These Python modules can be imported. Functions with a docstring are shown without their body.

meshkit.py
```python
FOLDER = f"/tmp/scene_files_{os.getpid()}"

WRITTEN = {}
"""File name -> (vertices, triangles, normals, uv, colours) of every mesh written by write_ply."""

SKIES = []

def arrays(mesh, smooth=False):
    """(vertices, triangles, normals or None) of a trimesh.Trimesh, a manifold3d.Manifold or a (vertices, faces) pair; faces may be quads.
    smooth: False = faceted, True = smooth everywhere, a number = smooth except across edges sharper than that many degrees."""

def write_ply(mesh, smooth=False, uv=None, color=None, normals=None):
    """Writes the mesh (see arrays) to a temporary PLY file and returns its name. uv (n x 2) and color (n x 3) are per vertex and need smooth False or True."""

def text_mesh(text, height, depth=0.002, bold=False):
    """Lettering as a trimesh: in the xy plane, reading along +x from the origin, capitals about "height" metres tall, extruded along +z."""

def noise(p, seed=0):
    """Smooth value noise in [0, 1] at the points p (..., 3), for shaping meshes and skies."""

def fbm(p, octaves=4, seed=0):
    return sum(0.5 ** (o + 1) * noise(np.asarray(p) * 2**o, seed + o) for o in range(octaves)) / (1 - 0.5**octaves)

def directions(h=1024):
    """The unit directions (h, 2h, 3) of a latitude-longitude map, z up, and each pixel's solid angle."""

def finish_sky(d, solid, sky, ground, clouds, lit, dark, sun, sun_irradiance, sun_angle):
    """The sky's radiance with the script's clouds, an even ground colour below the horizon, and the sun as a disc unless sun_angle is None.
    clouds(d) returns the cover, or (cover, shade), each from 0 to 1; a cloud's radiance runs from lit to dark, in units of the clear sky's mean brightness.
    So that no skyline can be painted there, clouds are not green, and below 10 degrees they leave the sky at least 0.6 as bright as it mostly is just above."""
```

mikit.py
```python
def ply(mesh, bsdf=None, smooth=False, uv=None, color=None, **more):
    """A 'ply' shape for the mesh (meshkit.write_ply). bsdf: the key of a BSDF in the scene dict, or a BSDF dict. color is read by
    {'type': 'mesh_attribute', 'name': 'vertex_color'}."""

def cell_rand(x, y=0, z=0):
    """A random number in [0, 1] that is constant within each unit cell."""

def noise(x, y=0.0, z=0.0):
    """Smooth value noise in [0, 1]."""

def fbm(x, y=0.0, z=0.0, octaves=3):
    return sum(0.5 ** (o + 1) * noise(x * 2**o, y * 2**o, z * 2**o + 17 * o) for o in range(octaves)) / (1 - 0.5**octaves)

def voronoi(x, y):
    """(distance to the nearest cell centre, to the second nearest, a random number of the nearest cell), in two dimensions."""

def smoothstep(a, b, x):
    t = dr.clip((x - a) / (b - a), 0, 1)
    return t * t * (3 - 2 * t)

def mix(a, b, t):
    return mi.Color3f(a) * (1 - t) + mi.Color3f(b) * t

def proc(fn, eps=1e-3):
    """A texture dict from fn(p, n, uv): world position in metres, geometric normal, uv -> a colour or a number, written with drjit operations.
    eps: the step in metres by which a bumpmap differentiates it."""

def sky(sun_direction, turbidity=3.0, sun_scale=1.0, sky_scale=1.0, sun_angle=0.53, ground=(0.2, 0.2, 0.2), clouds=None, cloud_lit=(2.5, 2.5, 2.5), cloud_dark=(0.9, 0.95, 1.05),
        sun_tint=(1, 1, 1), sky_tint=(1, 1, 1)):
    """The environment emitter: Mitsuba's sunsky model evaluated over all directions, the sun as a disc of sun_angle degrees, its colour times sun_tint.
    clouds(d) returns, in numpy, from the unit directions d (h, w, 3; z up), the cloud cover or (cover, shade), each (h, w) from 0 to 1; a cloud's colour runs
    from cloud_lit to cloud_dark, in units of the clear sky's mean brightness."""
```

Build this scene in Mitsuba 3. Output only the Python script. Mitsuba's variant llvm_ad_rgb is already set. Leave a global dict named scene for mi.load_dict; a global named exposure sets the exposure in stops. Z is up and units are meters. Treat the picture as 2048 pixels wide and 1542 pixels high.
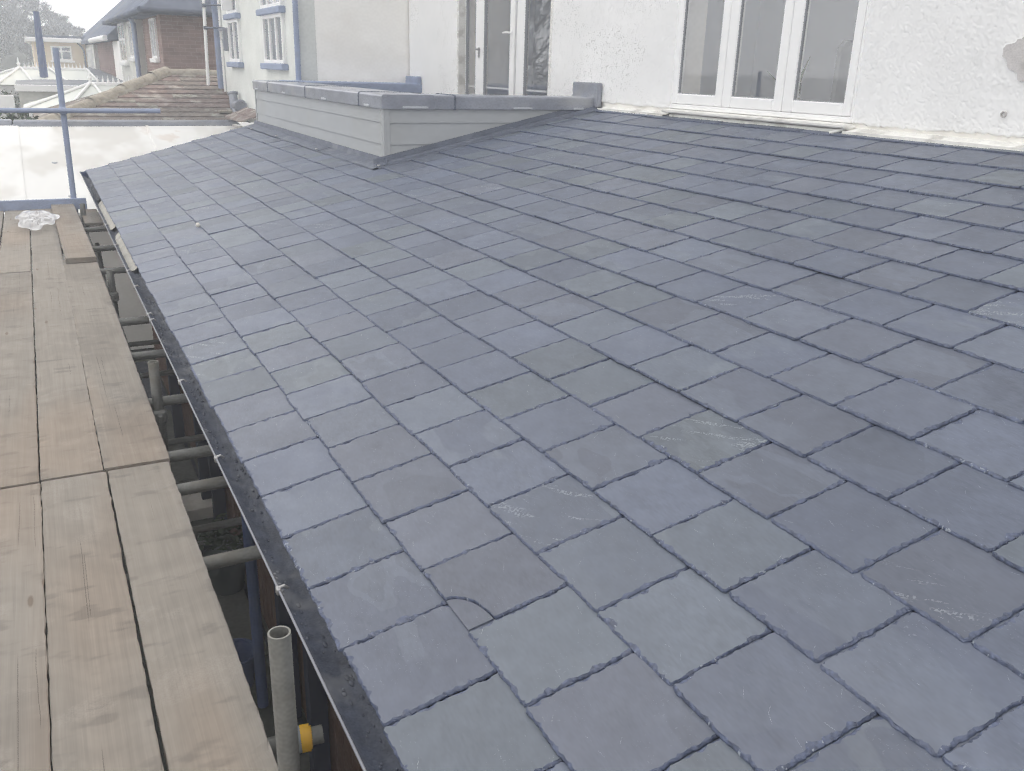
import math, numpy as np, trimesh, mitsuba as mi, drjit as dr, mikit, meshkit
from mikit import noise, fbm, cell_rand, smoothstep, mix, voronoi
from shapely.geometry import Polygon
T = mi.ScalarTransform4f
PI = math.pi
Z0 = 3.9                       # everything below is written with z = 0 at eye height; the ground lies 3.9 m lower
scene, labels = {}, {}
rng = np.random.default_rng(7)

# ------------------------------------------------------------------ camera, sky, exposure
EYE = np.array([0, 0, Z0])
FWD = np.array([0.44352144, 0.82921729, -0.34012853])
UPV = np.array([0.13401093, 0.31387467, 0.93995945])
exposure = 2.93
scene['camera'] = {'type': 'perspective', 'fov': 60.67, 'fov_axis': 'x', 'near_clip': 0.05, 'far_clip': 2000.0,
                   'to_world': T().look_at(origin=EYE.tolist(), target=(EYE + FWD).tolist(), up=UPV.tolist())}
def cover(d):
    return np.ones(d.shape[:2]), np.clip(0.25 + 0.25 * np.sin(3 * d[..., 0] + 1) * np.sin(2.3 * d[..., 1] + 2) - 0.2 * d[..., 2], 0, 1)
scene['sky'] = mikit.sky((0.55, 0.35, 0.62), turbidity=3, sun_scale=0.15, sun_angle=14, clouds=cover,
                         cloud_lit=(2.5, 2.45, 2.41), cloud_dark=(1.5, 1.55, 1.65))

# ------------------------------------------------------------------ helpers
def put(key, mesh, bsdf, smooth=False, uv=None):
    v, f, _ = meshkit.arrays(mesh)
    scene[key] = mikit.ply((v + [0, 0, Z0], f), bsdf, smooth, uv=uv)
    return key
def numbered(key):
    used = set(scene) | set(labels) | HOLD
    if key not in used: return key
    i = 1
    while '%s_%03d' % (key, i) in used: i += 1
    return '%s_%03d' % (key, i)
HOLD, COUNT = set(), {}
def thing(name, label, cat, group=None):
    k = numbered(name); HOLD.add(k)
    labels[k] = {'label': label, 'category': cat}
    if group: labels[k]['group'] = group
    return k
def part(parent, name, mesh, bsdf, smooth=False, uv=None, label=None, kind=None):
    k0 = parent + '__' + name
    i = COUNT.get(k0, 0); COUNT[k0] = i + 1
    k = k0 if i == 0 else '%s_%03d' % (k0, i)
    put(k, mesh, bsdf, smooth, uv)
    if label or kind: labels[k] = {**({'label': label} if label else {}), **({'kind': kind} if kind else {})}
    return k
def struct(key, mesh, bsdf, smooth=False, label=None):
    put(key, mesh, bsdf, smooth); labels[key] = {'kind': 'structure', **({'label': label} if label else {})}
def single(name, mesh, bsdf, label, cat, group=None, smooth=False, uv=None):
    k = numbered(name); put(k, mesh, bsdf, smooth, uv); labels[k] = {'label': label, 'category': cat}
    if group: labels[k]['group'] = group
    return k
cat = trimesh.util.concatenate
def tm(v, f):
    v, f, _ = meshkit.arrays((np.asarray(v, float), np.asarray(f, int)))
    return trimesh.Trimesh(v, f, process=False)
def bx(x0, x1, y0, y1, z0, z1, ch=0.0):
    lo, hi = np.minimum([x0, y0, z0], [x1, y1, z1]), np.maximum([x0, y0, z0], [x1, y1, z1])
    if ch <= 0:
        m = trimesh.creation.box(extents=hi - lo); m.apply_translation((lo + hi) / 2); return m
    c = min(ch, 0.45 * (hi - lo).min()); P = []
    for sx in (0, 1):
        for sy in (0, 1):
            for sz in (0, 1):
                q = np.where([sx, sy, sz], hi, lo); s = np.where([sx, sy, sz], -c, c)
                for k in range(3):
                    e = s.copy(); e[k] = 0; P.append(q + e)
    return trimesh.convex.convex_hull(np.array(P))
def frame_of(d):
    d = np.asarray(d, float); d = d / np.linalg.norm(d)
    a = np.cross(d, [0, 0, 1] if abs(d[2]) < 0.9 else [0, 1, 0]); a /= np.linalg.norm(a)
    return a, np.cross(d, a), d
def tube(p0, p1, r, n=20, wall=0.0):
    p0, p1 = np.asarray(p0, float), np.asarray(p1, float); a, b, d = frame_of(p1 - p0)
    t = np.arange(n) * 2 * PI / n; ring = np.outer(np.cos(t), a) + np.outer(np.sin(t), b)
    if wall <= 0:
        v = np.vstack([p0 + r * ring, p1 + r * ring, [p0], [p1]]); i = np.arange(n); j = (i + 1) % n
        f = np.vstack([np.c_[i, j, j + n], np.c_[i, j + n, i + n], np.c_[j, i, i * 0 + 2 * n], np.c_[i + n, j + n, i * 0 + 2 * n + 1]])
        return tm(v, f)
    ri = r - wall; L = [p0 + r * ring, p1 + r * ring, p1 + ri * ring, p0 + ri * ring]
    v = np.vstack(L); i = np.arange(n); j = (i + 1) % n; f = []
    for k in range(4):
        A, B = k * n, ((k + 1) % 4) * n
        f += [np.c_[i + A, j + A, j + B], np.c_[i + A, j + B, i + B]]
    return tm(v, np.vstack(f))
def path(pts, r, n=8):
    pts = np.asarray(pts, float); r = np.broadcast_to(r, (len(pts),)); R = []
    for k, p in enumerate(pts):
        a, b, _ = frame_of(pts[min(k + 1, len(pts) - 1)] - pts[max(k - 1, 0)])
        t = np.arange(n) * 2 * PI / n; R.append(p + r[k] * (np.outer(np.cos(t), a) + np.outer(np.sin(t), b)))
    v = np.vstack(R + [[pts[0]], [pts[-1]]]); i = np.arange(n); j = (i + 1) % n; f = []
    for k in range(len(pts) - 1):
        f += [np.c_[i + k * n, j + k * n, j + k * n + n], np.c_[i + k * n, j + k * n + n, i + k * n + n]]
    m = len(pts) * n
    f += [np.c_[j, i, i * 0 + m], np.c_[i + m - n, j + m - n, i * 0 + m + 1]]
    return tm(v, np.vstack(f))
def sweep(profile, p0, p1, xa, za, closed=True, caps=True):
    """a 2-D profile (list of (x, z)) carried from p0 to p1; xa, za = the profile's axes."""
    pr = np.asarray(profile, float); xa, za = np.asarray(xa, float), np.asarray(za, float)
    sec = np.outer(pr[:, 0], xa) + np.outer(pr[:, 1], za); n = len(pr)
    v = np.vstack([sec + p0, sec + p1]); i = np.arange(n if closed else n - 1); j = (i + 1) % n
    f = [np.c_[i, j, j + n], np.c_[i, j + n, i + n]]
    if closed and caps:
        tri = trimesh.creation.triangulate_polygon(Polygon(pr), engine='earcut')
        if Polygon(pr).area > 0.999 * Polygon(pr).convex_hull.area: tri = (pr, np.array([[0, q, q + 1] for q in range(1, n - 1)]))
        if len(tri[0]) == n:
            f += [tri[1][:, ::-1], tri[1] + n]
    m = tm(v, np.vstack(f)); return m
def loft_grid(P):
    """P (n, m, 3) -> an open sheet."""
    n, m = P.shape[:2]; i, j = np.meshgrid(np.arange(n - 1), np.arange(m - 1), indexing='ij')
    a = (i * m + j).ravel(); f = np.vstack([np.c_[a, a + m, a + m + 1], np.c_[a, a + m + 1, a + 1]])
    return tm(P.reshape(-1, 3), f)
def rgb(c): return {'type': 'rgb', 'value': list(c)}
def mat(name, base, rough=0.6, metal=0.0, spec=0.5, bump=None, scale=1.0, eps=1e-3, **more):
    """base: a colour or fn(p, n, uv)"""
    d = {'type': 'principled', 'base_color': rgb(base) if not callable(base) else mikit.proc(base), 'roughness': rough if not callable(rough) else mikit.proc(rough),
         'metallic': metal, 'specular': spec, **more}
    if bump: d = {'type': 'bumpmap', 'arbitrary': mikit.proc(bump, eps), 'scale': scale, 'bsdf': d}
    scene[name] = {'type': 'twosided', 'bsdf': d}
def speckled(c, amp=0.12, f=9.0, dirt=(0.2, 0.19, 0.17), dm=0.15, df=2.5, fine=60.0):
    c = list(c)
    def fn(p, n, uv):
        a = fbm(p.x * f, p.y * f, p.z * f, 4); b = noise(p.x * fine, p.y * fine, p.z * fine)
        k = smoothstep(0.52, 0.75, fbm(p.x * df + 5, p.y * df, p.z * df, 4))
        return mix(mi.Color3f(c) * (1 + amp * 2 * (a - 0.5) + amp * (b - 0.5)), mi.Color3f(list(dirt)), dm * k)
    return fn

# ------------------------------------------------------------------ materials
def slate_col(p, n, uv):
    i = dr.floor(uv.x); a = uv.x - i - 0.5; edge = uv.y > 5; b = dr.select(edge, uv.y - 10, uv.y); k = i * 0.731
    r1, r2, r3, r4 = cell_rand(i, 1), cell_rand(i, 2), cell_rand(i, 3), cell_rand(i, 4)
    tone = 0.70 + 0.20 * r1
    col = mi.Color3f(0.120, 0.140, 0.194) * tone
    col = mix(col, mi.Color3f(0.127, 0.143, 0.188) * tone, smoothstep(0.60, 0.9, r4))
    col = mix(col, mi.Color3f(0.128, 0.150, 0.186) * tone, smoothstep(0.35, 0.1, r4))
    # cleavage layers: patches with a sharp outline, lighter and greener or darker
    wob = 0.25 * fbm(a * 14 + k, b * 14, 3, 3)
    f = fbm(a * 2.6 + 1.5 * b * (r1 - 0.5) + i * 3.7 + wob, b * (2.5 + 5 * r2), k, 3)
    th = 0.50 + 0.14 * (r3 - 0.2)
    pa = smoothstep(th, th + 0.012 + 0.05 * r1, f) * (0.55 + 0.45 * fbm(a * 30 + k, b * 30, 2, 3))
    pb = smoothstep(th + 0.075, th + 0.085, f)
    light = mix(mi.Color3f(0.142, 0.162, 0.182), mi.Color3f(0.128, 0.150, 0.198), r4)
    amt = dr.select(r2 > 0.45, 0.46, 0.14)
    col = mix(col, light, amt * pa)
    col = mix(col, col * 0.80, dr.select(r3 > 0.5, 0.5, 0.0) * pb)
    # fine cleavage grain and mottle
    g = fbm(a * 55 + b * 9 + k, b * 170 - a * 20, k, 3)
    m = fbm(a * 22 + k, b * 26, k + 4, 3)
    lg = fbm(a * 4 + i * 1.3, b * 5, k + 8, 3)
    col = col * (0.62 + 0.22 * g + 0.26 * m + 0.28 * lg)
    # pale scratches and knocks
    s = mi.Float(0)
    for q, cs in ((0, 0.075), (1, 0.048)):
        ca, cb = dr.floor(a / cs + i * 0.37), dr.floor(b / cs)
        ua, ub = a / cs + i * 0.37 - ca - 0.5, b / cs - cb - 0.5
        h = cell_rand(ca + 31 * i, cb, 5 + q); an = (cell_rand(ca + 31 * i, cb, 8 + q) - 0.5) * 1.6 + 0.35
        x, y = ua * dr.cos(an) + ub * dr.sin(an), ub * dr.cos(an) - ua * dr.sin(an) + (h - 0.5) * 0.3
        s = dr.maximum(s, dr.select(h > 0.86, 1.0, 0.0) * smoothstep(0.011, 0.003, dr.abs(y)) * smoothstep(0.30 * h, 0.1 * h, dr.abs(x)) * smoothstep(0.35, 0.6, noise(a * 500, b * 500, q)))
    scuff = smoothstep(0.60, 0.72, fbm(a * 9 + i * 1.9, b * 40 + a * 25, k, 3)) * dr.select(cell_rand(i, 9) > 0.93, 1.0, 0.0) * smoothstep(0.45, 0.7, noise(a * 260, b * 200, 2))
    spk = smoothstep(0.90, 0.95, noise(a * 240 + 9 * i, b * 240, 1)) * smoothstep(0.45, 0.7, noise(a * 12 + 3 * i, b * 12, 6))
    col = mix(col, mi.Color3f(0.42, 0.45, 0.47), dr.clip(0.45 * s + 0.26 * scuff + 0.12 * spk, 0, 0.85))
    # the hand dressed edges: freshly broken, rougher and darker stone with pale bruises
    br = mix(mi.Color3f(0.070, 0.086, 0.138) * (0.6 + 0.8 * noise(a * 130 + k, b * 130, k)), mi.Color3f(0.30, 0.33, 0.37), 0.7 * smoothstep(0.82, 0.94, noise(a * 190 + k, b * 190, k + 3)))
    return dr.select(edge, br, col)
def slate_bump(p, n, uv):
    i = dr.floor(uv.x); a = uv.x - i - 0.5; b = uv.y; k = i * 0.731
    wob = 0.25 * fbm(a * 14 + k, b * 14, 3, 3)
    f = fbm(a * 2.6 + 1.5 * b * (cell_rand(i, 1) - 0.5) + i * 3.7 + wob, b * (2.5 + 5 * cell_rand(i, 2)), k, 3)
    th = 0.50 + 0.14 * (cell_rand(i, 3) - 0.2)
    return 0.0010 * fbm(a * 30 + k, b * 60, k, 4) + 0.0005 * smoothstep(th, th + 0.014, f) + 0.003 * noise(a * 7 + k, b * 7)
mat('m_slate', slate_col, rough=lambda p, n, uv: 0.36 + 0.16 * fbm(uv.x * 31, uv.y * 31, 2, 2), spec=0.55, bump=slate_bump, eps=1.5e-3)
mat('m_slate_edge', speckled((0.105, 0.115, 0.135), 0.35, 70, (0.3, 0.32, 0.34), 0.5, 45, 300), 0.6)
def wood_col(p, n, uv):
    i = dr.floor(uv.x); a = uv.x - i - 0.5; b = uv.y
    r1, r2 = cell_rand(i, 1), cell_rand(i, 2)
    col = mix((0.210, 0.194, 0.174), (0.198, 0.185, 0.169), r1) * (0.95 + 0.12 * r2)
    w = fbm(a * 6 + i, b * 0.9, i, 3)
    ring = dr.sin((a * 130 + w * 26 + 5 * r1) + 2.0 * noise(a * 40, b * 2.0, i))
    grain = fbm(a * 120 + i, b * 2.6, i, 4)
    saw = fbm(a * 7 + i, b * 17 + 3 * noise(a * 10, b, i), i, 4)
    col = col * (0.80 + 0.016 * ring + 0.20 * grain + 0.20 * saw)
    st = smoothstep(0.50, 0.72, fbm(a * 5 + i * 3, b * 2.6, i + 2, 4))
    col = mix(col, mi.Color3f(0.130, 0.120, 0.110), 0.34 * st)
    mk = smoothstep(0.62, 0.80, fbm(a * 8 + 3 * i, b * 19, i, 4))           # scuffs and boot marks across the board
    col = mix(col, mi.Color3f(0.12, 0.112, 0.105), 0.45 * mk)
    lm = smoothstep(0.60, 0.75, fbm(a * 8 + 7 * i, b * 9, i + 9, 4)) * noise(a * 300, b * 300, 4)
    col = mix(col, mi.Color3f(0.40, 0.38, 0.36), 0.14 * lm)
    rd = smoothstep(0.45, 0.8, fbm(a * 4, b * 0.8 + 3 * i, i + 5, 2))
    col = col * mix((1, 1, 1), (1.05, 0.98, 0.93), rd)
    col = col * (0.94 + 0.12 * fbm(a * 420 + i, b * 9, i, 2))
    sp = dr.abs(a - 0.16 * (r1 - 0.5) + 0.006 * (noise(b * 5, i, 1) - 0.5)); sq = dr.abs(a - 0.18 * (r2 - 0.5) + 0.008 * (noise(b * 4, i, 5) - 0.5))
    cr = dr.maximum(smoothstep(0.0016, 0.0006, sp) * smoothstep(0.74, 0.80, noise(b * 1.9, i, 2)) * 0.7, smoothstep(0.0013, 0.0005, sq) * smoothstep(0.78, 0.84, noise(b * 2.3 + 9, i, 2)) * 0.7)
    col = mix(col, mi.Color3f(0.06, 0.05, 0.045), 0.75 * cr)
    kx, ky, kw = voronoi(a * 7 + i * 3.3, b * 1.7 + i)
    return mix(col, mi.Color3f(0.10, 0.07, 0.05), smoothstep(0.07, 0.035, kx) * dr.select(kw > 0.85, 0.6, 0.0))
def wood_bump(p, n, uv):
    i = dr.floor(uv.x); a = uv.x - i - 0.5; b = uv.y
    return 0.0012 * fbm(a * 120 + i, b * 2.6, i, 4) + 0.0008 * fbm(a * 12 + i, b * 40, i, 4) + 0.004 * noise(a * 5 + i, b * 3)
mat('m_wood', wood_col, 0.85, spec=0.25, bump=wood_bump, eps=1.5e-3)
def render_col(p, n, uv):
    a = fbm(p.y * 3, p.z * 3, p.x * 3, 4); pit = smoothstep(0.72, 0.82, noise(p.y * 95, p.z * 95, p.x * 30)) * smoothstep(0.46, 0.66, fbm(p.y * 1.7, p.z * 2.2, 3, 3)) * smoothstep(4.0, 7.5, p.y)
    sc = smoothstep(0.60, 0.68, fbm(p.y * 24, p.z * 16, 7, 4)) * smoothstep(0.5, 0.7, fbm(p.y * 1.1 + 4, p.z * 1.6, 5, 2))
    col = mi.Color3f(0.87, 0.87, 0.865) * (0.93 + 0.12 * a)
    col = mix(col, mi.Color3f(0.40, 0.39, 0.37), 0.45 * pit)
    return mix(col, mi.Color3f(0.55, 0.55, 0.53), 0.10 * sc)
mat('m_render', render_col, 0.9, spec=0.2, bump=lambda p, n, uv: 0.007 * fbm(p.y * 90, p.z * 90, p.x * 90, 3), eps=2e-3)
mat('m_fillet', speckled((0.74, 0.735, 0.70), 0.14, 16, (0.36, 0.34, 0.31), 0.55, 7, 120), 0.85, spec=0.2, bump=lambda p, n, uv: 0.004 * fbm(p.y * 45, p.z * 45, p.x * 45, 3))
mat('m_bare', speckled((0.56, 0.54, 0.53), 0.2, 14, (0.30, 0.29, 0.28), 0.4, 6, 160), 0.95, spec=0.1)
mat('m_cream', speckled((0.88, 0.865, 0.83), 0.05, 4, (0.62, 0.57, 0.50), 0.14, 2.0, 40), 0.9, spec=0.2)
mat('m_greywash', speckled((0.62, 0.635, 0.61), 0.10, 3, (0.48, 0.49, 0.47), 0.45, 1.4, 40), 0.9, spec=0.2)
mat('m_upvc', (0.87, 0.87, 0.865), 0.28, spec=0.5)
mat('m_upvc_far', (0.80, 0.80, 0.79), 0.35, spec=0.5)
mat('m_seal', (0.30, 0.31, 0.33), 0.6)
mat('m_cladding', speckled((0.365, 0.380, 0.395), 0.05, 5, (0.345, 0.35, 0.33), 0.25, 1.2, 220), 0.6, spec=0.35)
mat('m_lead', speckled((0.245, 0.260, 0.305), 0.25, 6, (0.34, 0.345, 0.35), 0.6, 3.0, 80), 0.24, metal=0.2, spec=0.9, bump=lambda p, n, uv: 0.012 * noise(p.x * 5, p.y * 4, p.z * 6), eps=4e-3)
mat('m_lead_dark', speckled((0.115, 0.130, 0.17), 0.25, 8, (0.25, 0.26, 0.29), 0.4, 4.0, 90), 0.5, metal=0.25)
mat('m_sealant', (0.43, 0.45, 0.48), 0.6)
mat('m_gutter', speckled((0.062, 0.072, 0.100), 0.4, 22, (0.150, 0.158, 0.175), 0.8, 9, 240), 0.55, bump=lambda p, n, uv: 0.003 * fbm(p.x * 60, p.y * 35, p.z * 60, 4))
mat('m_lip', (0.22, 0.23, 0.26), 0.35, metal=0.6)
mat('m_zinc', speckled((0.38, 0.38, 0.39), 0.15, 40, (0.3, 0.28, 0.25), 0.4, 30, 300), 0.38, metal=0.85)
mat('m_veil_blue', speckled((0.25, 0.295, 0.41), 0.15, 9, (0.24, 0.26, 0.33), 0.4, 5, 90), 0.5, spec=0.5)  # blue lens veil put into the colour of grey far parts
mat('m_navy', speckled((0.085, 0.115, 0.22), 0.15, 9, (0.12, 0.13, 0.17), 0.4, 5, 90), 0.5)
mat('m_galv', speckled((0.185, 0.187, 0.178), 0.22, 14, (0.155, 0.14, 0.115), 0.6, 8, 160), 0.55, metal=0.35)
mat('m_felt', speckled((0.50, 0.485, 0.44), 0.2, 12, (0.2, 0.19, 0.17), 0.6, 10, 200), 0.9)
mat('m_dark_felt', speckled((0.05, 0.055, 0.07), 0.3, 20, (0.12, 0.12, 0.13), 0.5, 12, 120), 0.8)
def whiteroof_col(p, n, uv):
    a = fbm(p.x * 2.2, p.y * 1.2, 1, 4); st = smoothstep(0.50, 0.72, fbm(p.x * 1.6 + 3, p.y * 0.9, 2, 4)); rst = smoothstep(0.60, 0.74, fbm(p.x * 3.2 + 8, p.y * 2.6, 7, 4)) * smoothstep(0.9, 2.3, p.x)
    return mix(mix(mi.Color3f(0.74, 0.735, 0.715) * (0.92 + 0.12 * a), (0.55, 0.53, 0.49), 0.65 * st), (0.52, 0.38, 0.28), 0.40 * rst)
mat('m_white_roof', whiteroof_col, 0.75, spec=0.3)
mat('m_tile', speckled((0.185, 0.150, 0.140), 0.30, 7, (0.36, 0.34, 0.31), 0.75, 5, 24), 0.9, spec=0.2)
mat('m_tile_mossy', speckled((0.175, 0.152, 0.138), 0.30, 7, (0.33, 0.33, 0.29), 0.85, 6, 24), 0.9, spec=0.2)
mat('m_tile_pink', speckled((0.195, 0.150, 0.138), 0.25, 7, (0.38, 0.33, 0.30), 0.6, 5, 24), 0.9, spec=0.2)
mat('m_ridge', speckled((0.30, 0.275, 0.235), 0.3, 9, (0.42, 0.41, 0.36), 0.7, 6, 30), 0.95, spec=0.2)
def brick_col(p, n, uv):
    h = p.x + p.y; row = dr.floor(p.z / 0.075); off = 0.5 * (row - 2 * dr.floor(row / 2)); cx = h / 0.225 + off; c = dr.floor(cx)
    j = dr.maximum(smoothstep(0.93, 0.97, cx - c), smoothstep(0.84, 0.90, p.z / 0.075 - row)); r = cell_rand(c, row, 3)
    return mix(mix((0.255, 0.180, 0.163), (0.220, 0.155, 0.142), r) * (0.85 + 0.3 * noise(h * 5, p.z * 9, 2)), (0.40, 0.33, 0.29), 0.40 * j)
mat('m_brick', brick_col, 0.9, spec=0.15)
mat('m_house_roof', speckled((0.115, 0.132, 0.175), 0.25, 2.5, (0.17, 0.17, 0.16), 0.5, 1.0, 8), 0.85, spec=0.2)
mat('m_pale_render', speckled((0.56, 0.56, 0.52), 0.1, 3, (0.40, 0.40, 0.37), 0.5, 1.5, 20), 0.9, spec=0.2)
mat('m_cream_house', speckled((0.66, 0.56, 0.42), 0.05, 2, (0.55, 0.47, 0.37), 0.3, 0.8, 12), 0.9, spec=0.2)
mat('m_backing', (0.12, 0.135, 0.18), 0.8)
mat('m_room', (0.70, 0.73, 0.78), 0.9)
mat('m_room_floor', (0.40, 0.33, 0.27), 0.7)
mat('m_flatroof', speckled((0.17, 0.18, 0.20), 0.25, 2, (0.28, 0.28, 0.28), 0.5, 0.8, 10), 0.9)
mat('m_poly', (0.56, 0.58, 0.54), 0.35)
mat('m_hedge', speckled((0.045, 0.07, 0.035), 0.3, 6, (0.03, 0.04, 0.03), 0.5, 3, 30), 0.8)
mat('m_twig', (0.060, 0.058, 0.055), 1.0, spec=0.0)
mat('m_bark', (0.075, 0.07, 0.063), 1.0, spec=0.0)
mat('m_leaf', speckled((0.05, 0.075, 0.035), 0.35, 1.5, (0.03, 0.04, 0.025), 0.5, 0.8, 12), 0.7)
mat('m_hill', (0.055, 0.058, 0.048), 1.0, spec=0.0)
mat('m_ground', speckled((0.10, 0.105, 0.08), 0.3, 1.5, (0.07, 0.06, 0.05), 0.5, 0.5, 20), 1.0)
mat('m_paving', speckled((0.105, 0.110, 0.100), 0.25, 4, (0.06, 0.07, 0.055), 0.6, 3, 60), 0.9)
mat('m_step', speckled((0.62, 0.60, 0.55), 0.1, 5, (0.4, 0.38, 0.34), 0.5, 4, 90), 0.9)
mat('m_brown', speckled((0.095, 0.055, 0.040), 0.3, 10, (0.09, 0.06, 0.05), 0.5, 6, 60), 0.8)
mat('m_anthracite', (0.035, 0.042, 0.065), 0.4)
mat('m_yellow', (0.75, 0.43, 0.03), 0.4)
mat('m_grey_plastic', (0.23, 0.25, 0.25), 0.5)
mat('m_pot', (0.06, 0.075, 0.07), 0.6)
scene['m_bag'] = {'type': 'blendbsdf', 'weight': 0.27, 'a': {'type': 'thindielectric', 'int_ior': 1.5}, 'b': {'type': 'twosided', 'bsdf': {'type': 'principled', 'base_color': rgb((0.55, 0.56, 0.60)), 'roughness': 0.22, 'specular': 0.8}}}
scene['m_glass'] = {'type': 'thindielectric', 'int_ior': 2.05}

# ------------------------------------------------------------------ roof frame: y along the eaves, s up the slope, c out of it
TH = math.radians(12.6)
U, N = np.array([math.cos(TH), 0, math.sin(TH)]), np.array([-math.sin(TH), 0, math.cos(TH)])
OR = -1.4 * N
def rp(y, s, c=0.0):
    y, s, c = np.broadcast_arrays(np.asarray(y, float), s, c)
    return OR + y[..., None] * [0, 1.0, 0] + s[..., None] * U + c[..., None] * N
WX, PX, PY0, PY1 = 4.9, 2.70, 7.55, 12.62       # house wall; parapet's front and its two ends

# ------------------------------------------------------------------ ground
struct('ground', tm([[-78, -58, -3.95], [78, -58, -3.95], [78, 118, -3.95], [-78, 118, -3.95]], [[0, 1, 2], [0, 2, 3]]), 'm_ground')
struct('paving', bx(-1.6, 1.0, -2, 12.4, -3.949, -3.915), 'm_dark_felt')
for i in range(9):
    for j in range(4):
        y0, x0 = 1.2 + i * 1.02, -1.5 + 0.62 * j
        dz = rng.uniform(-0.003, 0.003)
        part('paving', 'slab', bx(x0, x0 + 0.607, y0, y0 + 1.007, -3.94, -3.90 + dz, 0.006), 'm_paving')

fk_ = thing('garden_fence', 'unseen close boarded timber fence added under the walkway to darken the gap', 'fence')  # unseen fence, added to shade the gap below the boards
for i in range(60): part(fk_, 'board', bx(-1.30, -1.278, 0.0 + i * 0.2, 0.205 + i * 0.2, -3.9, -1.95 + 0.006 * (i % 2)), 'm_brown')
for i in range(7): part(fk_, 'post', bx(-1.41, -1.31, 0.1 + i * 1.9, 0.2 + i * 1.9, -3.9, -1.90), 'm_brown')

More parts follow.
